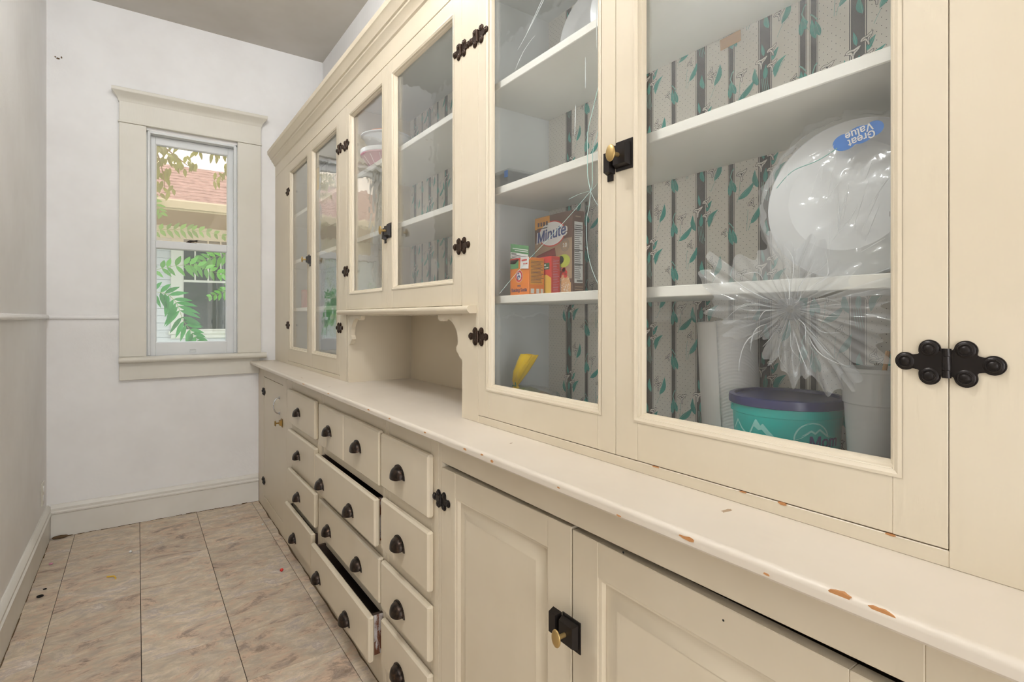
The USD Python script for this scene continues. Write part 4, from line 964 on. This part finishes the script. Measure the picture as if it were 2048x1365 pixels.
for k in range(26):
    a = rc.uniform(.3, 2.9); y0_, z0_ = PY - rc.uniform(-.08, .11), PZ + rc.uniform(-.09, .05); L = rc.uniform(.02, .07); an = rc.gauss(1.25, .35)
    q = [(y0_ - L * t_ * math.cos(an), z0_ + L * t_ * math.sin(an)) for t_ in (0, .5, 1)]
    cre.append(tube([(PX - .050 + .07 * (z - PZ), y, z) for y, z in q], np.array([.0002, .0006, .0002]) * rc.uniform(.6, 1.3), 4))
obj('crease', J(cre), 'fold_glint_film', bg, label='pale strips for glints along the film folds', kind='stuff')  # thin pale tubes stand in for highlights on the wrinkled film
obj('knot', egg((KX, KY, KZ), (.006, .020, .016), 6, .22), 'plastic_film', bg)
lbc = (.318, 1.455)
blob = unary_union([ell(-.345, lbc[1] - .004, .016, .012), ell(-.325, lbc[1] + .001, .018, .0125), ell(-.308, lbc[1] + .005, .012, .0105)]).buffer(.002).buffer(-.002)
lx = PX - .0385 + .07 * (lbc[1] - PZ) - .012
lb = obj('printed_logo', face_x([blob], lx), 'label_blue', bg, label='blue printed logo, upside down', smooth=False)
obj('logo_lettering', lettering('Great', .0098, (.3235, lbc[1] - .0045), lx - .0003, rot=PI + .18), 'white_card', lb)
obj('logo_lettering', lettering('Value', .0098, (.3265, lbc[1] + .0060), lx - .0003, rot=PI + .18), 'white_card', lb)
cv = spline([(.355, 1.445), (.385, 1.433), (.415, 1.428), (.445, 1.405)], 16)
obj('printed_line', tube([(lx + .002 * k / 15, y, z) for k, (y, z) in enumerate(cv)], .0007, 4), 'paper_pale_teal', bg)
obj('barcode', face_x([sbox(-.288 + .0022 * k, 1.335, -.288 + .0022 * k + .0006 * (1 + k % 2), 1.342) for k in range(9)], lx - .004), 'paper_charcoal', bg, smooth=False)
# adhesive strip
single('adhesive_patch', mt(box(-.001, .001, -.024, .024, -.012, .012, .0008), trimesh.transformations.translation_matrix((XB - .004, .658, 1.794)) @ trimesh.transformations.rotation_matrix(-.05, (1, 0, 0))), 'rice_card', 'small beige adhesive strip stuck to the wallpaper under the top shelf', 'adhesive strip')

# ------------------------------------------------------------------ things in the middle and far cabinets
bx, by = .872, 2.165
def bowl(R, r, h, n=48): return lathe([(0, 0), (r, 0), (r + .004, .003), (R - .006, h - .008), (R + .003, h - .004), (R + .003, h), (R - .003, h), (R - .009, h - .008), (r, .006), (0, .005)], n)
t = thing('bowl', 'pink striped plastic bowl with a white rim at the bottom of the stack', 'bowl', (bx, by, S1[1]))
c = obj('bowl', bowl(.105, .060, .058) , 'pink_plastic', t); [mm for mm in ()]
stage.GetPrimAtPath(c).GetAttribute('points')
obj('rim', lathe([(.098, .060), (.108, .059), (.1095, .064), (.1085, .077), (.104, .077), (.098, .062), (.098, .060)], 48, (bx, by, S1[1])), 'white_plastic', t, label='white rim')
ms = []
for k in range(14):
    q = 2 * PI * k / 14; ms.append(tube([(bx + (r_ + .001) * math.cos(q), by + (r_ + .001) * math.sin(q), S1[1] + z_) for r_, z_ in ((.064, .004), (.080, .025), (.0985, .049))], .0016, 5))
obj('stripe', ms, 'pink_stripe', t, label='pale stripes on the bowl wall')
# the bowls were made at the origin of the thing: move them there
def shift(path, d):
    g = UsdGeom.Mesh(stage.GetPrimAtPath(path)); p = np.array(g.GetPointsAttr().Get()); from pxr import Vt
    g.GetPointsAttr().Set(Vt.Vec3fArray.FromNumpy((p + np.array(d)).astype(np.float32)))
shift(c, (bx, by, S1[1]))
single('bowl', mt(bowl(.104, .066, .062), trimesh.transformations.translation_matrix((bx, by, S1[1] + .0785))), 'white_plastic', 'white plastic bowl resting on the pink one', 'bowl')
single('orange_lid', mt(lathe([(0, 0), (.058, 0), (.066, .006), (.066, .017), (.062, .019), (.055, .014), (0, .012)], 40), trimesh.transformations.translation_matrix((bx - .01, by - .01, S1[1] + .138))), 'orange_plastic', 'orange plastic lid in the top bowl of the stack', 'lid')
single('dark_dish', mt(lathe([(0, 0), (.06, 0), (.075, .012), (.078, .014), (.074, .016), (.058, .005), (0, .005)], 36), trimesh.transformations.translation_matrix((1.012, 2.238, S1[1] + .156)) @ trimesh.transformations.rotation_matrix(.62, (1, 0, 0))), 'dark_grey_plastic', 'dark grey dish tilted behind the stacked bowls', 'dish')
single('lime_dish', mt(lathe([(0, 0), (.03, 0), (.036, .02), (.034, .02), (.028, .003), (0, .003)], 28), trimesh.transformations.translation_matrix((.985, 2.03, S1[1]))), 'lime_plastic', 'small lime green dish at the back of the top shelf', 'dish')
t = thing('carton', 'white carton with a yellow label on the top shelf of the far cabinet', 'box', (.90, 3.12, S1[1]))
c = obj('carton', box(.865, .945, 3.00, 3.24, S1[1], S1[1] + .255, .001), 'white_card', t)
obj('yellow_label', face_x([sbox(-3.225, S1[1] + .12, -3.17, S1[1] + .25)], .8645), 'yellow_card', c, smooth=False)
obj('printed_frame', face_x([sbox(-3.12, S1[1] + .14, -3.03, S1[1] + .24).difference(sbox(-3.115, S1[1] + .147, -3.035, S1[1] + .233))], .8645), 'grey_ink', c, smooth=False)
single('red_tin', lathe([(0, 0), (.038, 0), (.040, .003), (.040, .115), (.038, .118), (0, .118)], 32, (.89, 3.52, S3[1])), 'red_card', 'red tin on the lowest shelf of the far cabinet', 'tin')

# ------------------------------------------------------------------ small things in the room
t = thing('outlet', 'white outlet plate low on the left wall by the corner', 'outlet', (XL, 3.636, .23))
obj('plate', box(XL, XL + .006, 3.601, 3.671, .231, .347, .002), 'window_paint', t)
for z in (.265, .313): obj('socket', lathe([(0, 0), (.016, 0), (.016, .002), (0, .0025)], 20) if False else mt(lathe([(0, .0022), (.0155, .002), (.0165, 0), (0, 0)][::-1], 20), trimesh.transformations.translation_matrix((XL + .006, 3.636, z)) @ trimesh.transformations.rotation_matrix(PI / 2, (0, 1, 0))), 'white_card', t)
def crumb(name, loc, r_, m, label, cat, seed):
    single(name, egg((loc[0], loc[1], r_[2] * .9), r_, seed, .12, 2), m, label, cat)
single('dry_noodle', tube([(-.115, 3.072, .0035), (-.098, 3.064, .0038), (-.088, 3.058, .0045), (-.083, 3.043, .0035), (-.082, 3.030, .0035)], .0034, 8), 'yellow_card', 'pale yellow bent noodle on the floor near the middle seam', 'noodle')
crumb('red_bead', (.556, 2.672), (.008, .008, .007), 'red_card', 'small red bead on the floor beside the drawers', 'bead', 1)
crumb('dark_crumb', (-.341, 3.022), (.012, .009, .005), 'dark_gap', 'larger black crumb on the floor by the left baseboard', 'crumb', 2)
crumb('dark_crumb', (-.333, 3.093), (.007, .004, .003), 'dark_gap', 'small black crumb just beyond the larger one by the left baseboard', 'crumb', 3)
crumb('white_crumb', (-.029, 3.327), (.007, .007, .006), 'white_card', 'white round crumb on the floor below the window', 'crumb', 4)
crumb('pink_crumb', (-.343, 3.388), (.008, .006, .005), 'pink_plastic', 'pinkish crumb on the floor near the left corner', 'crumb', 5)
crumb('white_crumb', (.590, 3.33), (.006, .005, .004), 'white_card', 'tiny white crumb at the foot of the far base cupboard', 'crumb', 6)
crumb('dirt_clump', (-.345, 3.765), (.034, .014, .008), 'grime', 'dark clump of dirt in the left floor corner', 'dirt', 7)
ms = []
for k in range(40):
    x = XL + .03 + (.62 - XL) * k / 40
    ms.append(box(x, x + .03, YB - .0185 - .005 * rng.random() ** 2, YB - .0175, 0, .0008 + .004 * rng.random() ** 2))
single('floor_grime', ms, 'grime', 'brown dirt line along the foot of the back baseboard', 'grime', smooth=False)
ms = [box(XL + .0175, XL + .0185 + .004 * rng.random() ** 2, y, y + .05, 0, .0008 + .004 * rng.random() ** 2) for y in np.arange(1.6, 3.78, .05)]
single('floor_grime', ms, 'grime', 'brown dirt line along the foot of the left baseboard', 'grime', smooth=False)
t = thing('nail_hole', 'small dark chipped nail hole high in the back wall near the left corner', 'hole', (-.353, YB, 2.62))
for i, (x, z, a, b) in enumerate(((-.355, 2.616, .010, .005), (-.340, 2.626, .004, .006), (-.366, 2.622, .004, .004))):
    q = blot(x, z, a, b, 0, 200 + i); mm = prism_x(q, 0, .0012); v = mm.vertices
    obj('chip', fixw(trimesh.Trimesh(np.c_[v[:, 1], YB - v[:, 0], v[:, 2]], mm.faces, process=False)), 'grime', t)

for lx_, ly_, gl_, lb_ in ((-.12, 1.10, .128, 'round flush ceiling lamp with a glowing globe over the middle of the pantry'), (.42, 2.25, .051, 'added unseen fill lamp with a glowing globe near the window end')):  # both out of view; the one near the window is an added fill
    lp = thing('ceiling_lamp', lb_, 'lamp', (lx_, ly_, ZC))
    obj('lamp_base', lathe([(0, 0), (.11, 0), (.11, -.02), (.09, -.035), (0, -.035)], 40, (lx_, ly_, ZC)), 'lamp_metal', lp)
    obj('globe', mt(trimesh.creation.icosphere(3, gl_), trimesh.transformations.translation_matrix((lx_, ly_, ZC - .12))), 'lamp_glass', lp, smooth=True)

# ------------------------------------------------------------------ outside the window
tag(obj('lawn', box(-14, 14, YB + W + .02, 16, -.55, -.45), 'lawn_green'), kind='structure')
YH = 7.5
hs = thing('neighbor_house', 'white clapboard house with a pinkish shingle roof seen through the window', 'house', (.6, YH, -.45))
obj('wall', box(-4.5, 5.5, YH + .02, YH + .12, -.45, 2.34), 'siding_paint', hs)
z0 = 1.558 - .0855 * 23
for k in range(32):
    z = z0 + .0855 * k
    if z > 2.13: break
    pr = Polygon([(YH, z + .005), (YH + .022, z + .005), (YH + .022, z + .0855), (YH + .010, z + .0855)])
    m = extr(pr, 10.); v = m.vertices
    obj('clapboard', fixw(trimesh.Trimesh(np.c_[v[:, 2] - 4.5, v[:, 0], v[:, 1]], m.faces, process=False)), 'siding_paint', hs)
obj('frieze_board', box(-4.5, 5.5, YH - .012, YH + .02, 2.14, 2.29, .003), 'house_trim', hs)
hw = obj('house_window', [box(.324, .442, YH - .03, YH, .955, 2.14, .003), box(1.17, 1.29, YH - .03, YH, .955, 2.14, .003), box(.30, 1.315, YH - .05, YH, .995, 1.035, .004), box(.324, 1.29, YH - .025, YH, .945, .995, .003),
      box(.442, .453, YH - .022, YH, 1.035, 2.14), box(1.158, 1.17, YH - .022, YH, 1.035, 2.14), box(.453, 1.158, YH - .028, YH - .01, 1.624, 1.652, .002), box(.453, 1.158, YH - .022, YH - .005, 1.035, 1.056, .002)], 'house_trim', hs)
for x in (.572, .710, .848, .986, 1.10): obj('muntin', box(x - .009, x + .009, YH - .020, YH - .012, 1.652, 2.14), 'house_sash', hw)
obj('pane', box(.453, 1.158, YH - .012, YH - .008, 1.035, 2.14), 'house_glass', hw)
YE, ZE = 6.36, 2.29
obj('soffit', box(-4.5, 5.5, YE, YH + .02, ZE, ZE + .012), 'soffit_paint', hs)
obj('fascia', box(-4.5, 5.5, YE - .02, YE, ZE - .005, ZE + .10, .003), 'gutter_paint', hs)
gp = Polygon([(YE - .02, ZE + .085), (YE - .125, ZE + .085), (YE - .13, ZE + .07), (YE - .115, ZE + .04), (YE - .10, ZE + .005), (YE - .02, ZE + .005)])
m = extr(gp, 10.); v = m.vertices
obj('gutter', fixw(trimesh.Trimesh(np.c_[v[:, 2] - 4.5, v[:, 0], v[:, 1]], m.faces, process=False)), 'gutter_paint', hs)
obj('roof_deck', prism_x(Polygon([(YE - .02, ZE + .09), (7.62, ZE + .09 + .5 * (7.62 - YE + .02)), (7.62, ZE + .05), (YE - .02, ZE + .05)]), -4.5, 5.5), 'soffit_paint', hs)
dyc, thick = .1136, .012
for k in range(12):
    y0 = YE - .06 + dyc * k; xs = np.linspace(-1.9, 3.1, 90)
    jag = np.array([.010 * (meshkit.noise(np.array([x * 9., k * 3.7, 0.]), 3) - .5) for x in xs])
    zb = ZE + .105 + .5 * (y0 - YE)
    V, Fc = [], []
    for x, j in zip(xs, jag):
        V += [(x, y0 + j, zb + .5 * j + .001), (x, y0 + j, zb + .5 * j + thick + .3 * j), (x, y0 + dyc * 1.25, zb + .5 * dyc * 1.25 + .003)]
    for i in range(len(xs) - 1):
        a = 3 * i; Fc += [(a, a + 3, a + 4), (a, a + 4, a + 1), (a + 1, a + 4, a + 5), (a + 1, a + 5, a + 2)]
    obj('shingle_course', trimesh.Trimesh(np.array(V), np.array(Fc), process=False), 'shingle', hs, smooth=False)
# leaves
def leaf3(base, d, L, Wd, n_=(0, -1, 0), fold=.18, droop=.12):
    d = np.array(d, float); d /= np.linalg.norm(d); n_ = np.array(n_, float); s_ = np.cross(d, n_); s_ /= np.linalg.norm(s_); n_ = np.cross(s_, d)
    P = []
    for t_, w_ in ((0, .04), (.2, .75), (.45, 1.), (.75, .62), (1., 0.02)):
        c_ = np.array(base) + d * L * t_ - np.array([0, 0, 1.]) * droop * L * t_ * t_
        P += [c_ + s_ * Wd * .5 * w_ + n_ * fold * Wd * w_ * .5, c_, c_ - s_ * Wd * .5 * w_ + n_ * fold * Wd * w_ * .5]
    Fc = []
    for k in range(4):
        a = 3 * k
        for b in (0, 1): Fc += [(a + b, a + b + 1, a + b + 4), (a + b, a + b + 4, a + b + 3)]
    return trimesh.Trimesh(np.array(P), np.array(Fc), process=False)
def frond(label, pts, n, L, Wd, m, seed, cat='leaf', name='leaf_frond', ang=1.05, yj=.02, stem=.003, group=None, ends=(.55, 1., .45)):
    r = random.Random(seed); c_ = spline(pts, 40); t = thing(name, label, cat, tuple(c_[0]), group)
    obj('stem', tube(c_, np.linspace(stem, stem * .35, 40), 6), 'stem_green', t)
    sx = -.25 if pts[0][0] < .3 else .25
    if pts[0][0] < -.5: sx = -.3
    obj('stalk', tube(spline([(c_[0][0] + 1.6 * sx, c_[0][1] + .2, -.46), (c_[0][0] + 1.5 * sx, c_[0][1] + .15, c_[0][2] * .5), (c_[0][0] + .7 * sx, c_[0][1] + .03, c_[0][2] - .08), tuple(c_[0])], 14), np.linspace(.008, .003, 14), 6), 'stem_green', t)
    for k in range(n):
        q = .10 + .88 * k / n; i = min(38, int(q * 39)); tg = c_[i + 1] - c_[i]; tg /= np.linalg.norm(tg)
        sz = np.interp(q, [0, .45, 1], ends)
        for sg in (-1, 1):
            a = sg * (ang + .12 * (r.random() - .5)) * (1 - .35 * q * q)
            d = np.array([tg[0] * math.cos(a) - tg[2] * math.sin(a), tg[1] + .25 * (r.random() - .5), tg[0] * math.sin(a) + tg[2] * math.cos(a)])
            obj('leaflet', leaf3(c_[i], d, L * sz * (.9 + .2 * r.random()), Wd * (.9 + .2 * r.random()), (.25 * (r.random() - .5), -1, .5 + .4 * (r.random() - .5))), m, t, smooth=True)
    return t
frond('large green compound leaf hanging close outside the lower pane', [(.03, 4.66, 1.39), (.16, 4.62, 1.375), (.235, 4.60, 1.30), (.275, 4.60, 1.18), (.335, 4.60, 1.08), (.405, 4.60, .965)], 15, .135, .034, 'frond_green', 1, ends=(.8, 1.05, .55))
frond('bright leaf frond entering the lower pane from the right', [(.95, 6.0, 1.53), (.80, 6.0, 1.50), (.68, 6.0, 1.44), (.545, 6.0, 1.385)], 9, .09, .034, 'frond_green_light', 2)
frond('light green frond crossing the top of the lower pane', [(.02, 5.9, 1.56), (.2, 5.9, 1.66), (.42, 5.9, 1.70), (.62, 5.9, 1.64), (.82, 5.9, 1.60)], 13, .12, .042, 'frond_green_light', 3)
frond('leafy green frond just under the meeting rail, further right', [(.95, 6.2, 1.86), (.75, 6.2, 1.84), (.55, 6.2, 1.78), (.40, 6.2, 1.66)], 11, .13, .046, 'frond_green_light', 4)
frond('green frond across the bottom of the upper pane', [(.02, 6.1, 1.98), (.25, 6.1, 2.05), (.5, 6.1, 2.06), (.8, 6.1, 2.0)], 12, .10, .038, 'frond_green_light', 5)
frond('yellow-green frond at the left edge of the upper pane', [(.0, 6.2, 2.42), (.08, 6.2, 2.36), (.16, 6.2, 2.27), (.20, 6.2, 2.18)], 7, .10, .040, 'frond_green_light', 6)
for i, (x, z, s_) in enumerate(((-1.5, 1.9, 7), (-1.2, 1.55, 8), (-.7, 1.2, 9))):
    frond(('upper', 'middle', 'lower')[i] + ' green frond beside the white house wall, left of the window view', [(x - .3, 6.3, z + .1), (x, 6.3, z + .12), (x + .3, 6.3, z + .02), (x + .5, 6.3, z - .12)], 9, .14, .05, 'frond_green_light', s_)
def tree(label, trunk, spread, n, L, seed, twigs):
    r = random.Random(seed); t = thing('garden_tree', label, 'tree', tuple(trunk[0]))
    obj('trunk', tube(spline(trunk, 20), np.linspace(.07, .03, 20), 10), 'twig_brown', t)
    obj('twig', [tube(spline([trunk[-1]] + list(p), 16), np.linspace(.012, .003, 16), 6) for p in twigs], 'twig_brown', t)
    for k in range(n):
        p = twigs[k % len(twigs)]; q = spline(p, 12)[r.randrange(1, 12)]
        b = np.array(q) + np.array([(r.random() - .5) * spread, (r.random() - .5) * .25, (r.random() - .5) * spread])
        obj('leaf', leaf3(b, (r.random() - .5, .3 * (r.random() - .5), -.35 - .6 * r.random()), L * (.75 + .5 * r.random()), L * .44, (r.random() - .5, -1, .4 * (r.random() - .5))), 'tree_leaf', t, smooth=True)
Yt = 5.4
tree('tree with olive leaves hanging into the upper left of the window view', [(-.75, Yt, -.46), (-.72, Yt, 1.0), (-.62, Yt, 2.2), (-.4, Yt, 2.85)], .17, 230, .072, 21,
     [[(-.15, Yt, 2.95), (.05, Yt, 2.75), (.15, Yt, 2.55), (.19, Yt, 2.30)], [(-.1, Yt, 2.85), (.12, Yt, 2.70), (.28, Yt, 2.58), (.36, Yt, 2.52)], [(-.1, Yt, 2.6), (.05, Yt, 2.5), (.13, Yt, 2.38)], [(-.1, Yt, 2.93), (.15, Yt, 2.90), (.35, Yt, 2.86), (.48, Yt, 2.84)]])
tree('tree with olive leaves reaching in from the upper right of the window view', [(1.55, Yt, -.46), (1.5, Yt, 1.0), (1.42, Yt, 2.2), (1.2, Yt, 2.75)], .13, 110, .068, 22,
     [[(.95, Yt, 2.80), (.72, Yt, 2.76), (.58, Yt, 2.72), (.44, Yt, 2.70)], [(.95, Yt, 2.75), (.76, Yt, 2.64), (.67, Yt, 2.54), (.61, Yt, 2.46)], [(.95, Yt, 2.85), (.7, Yt, 2.88), (.5, Yt, 2.86)]])
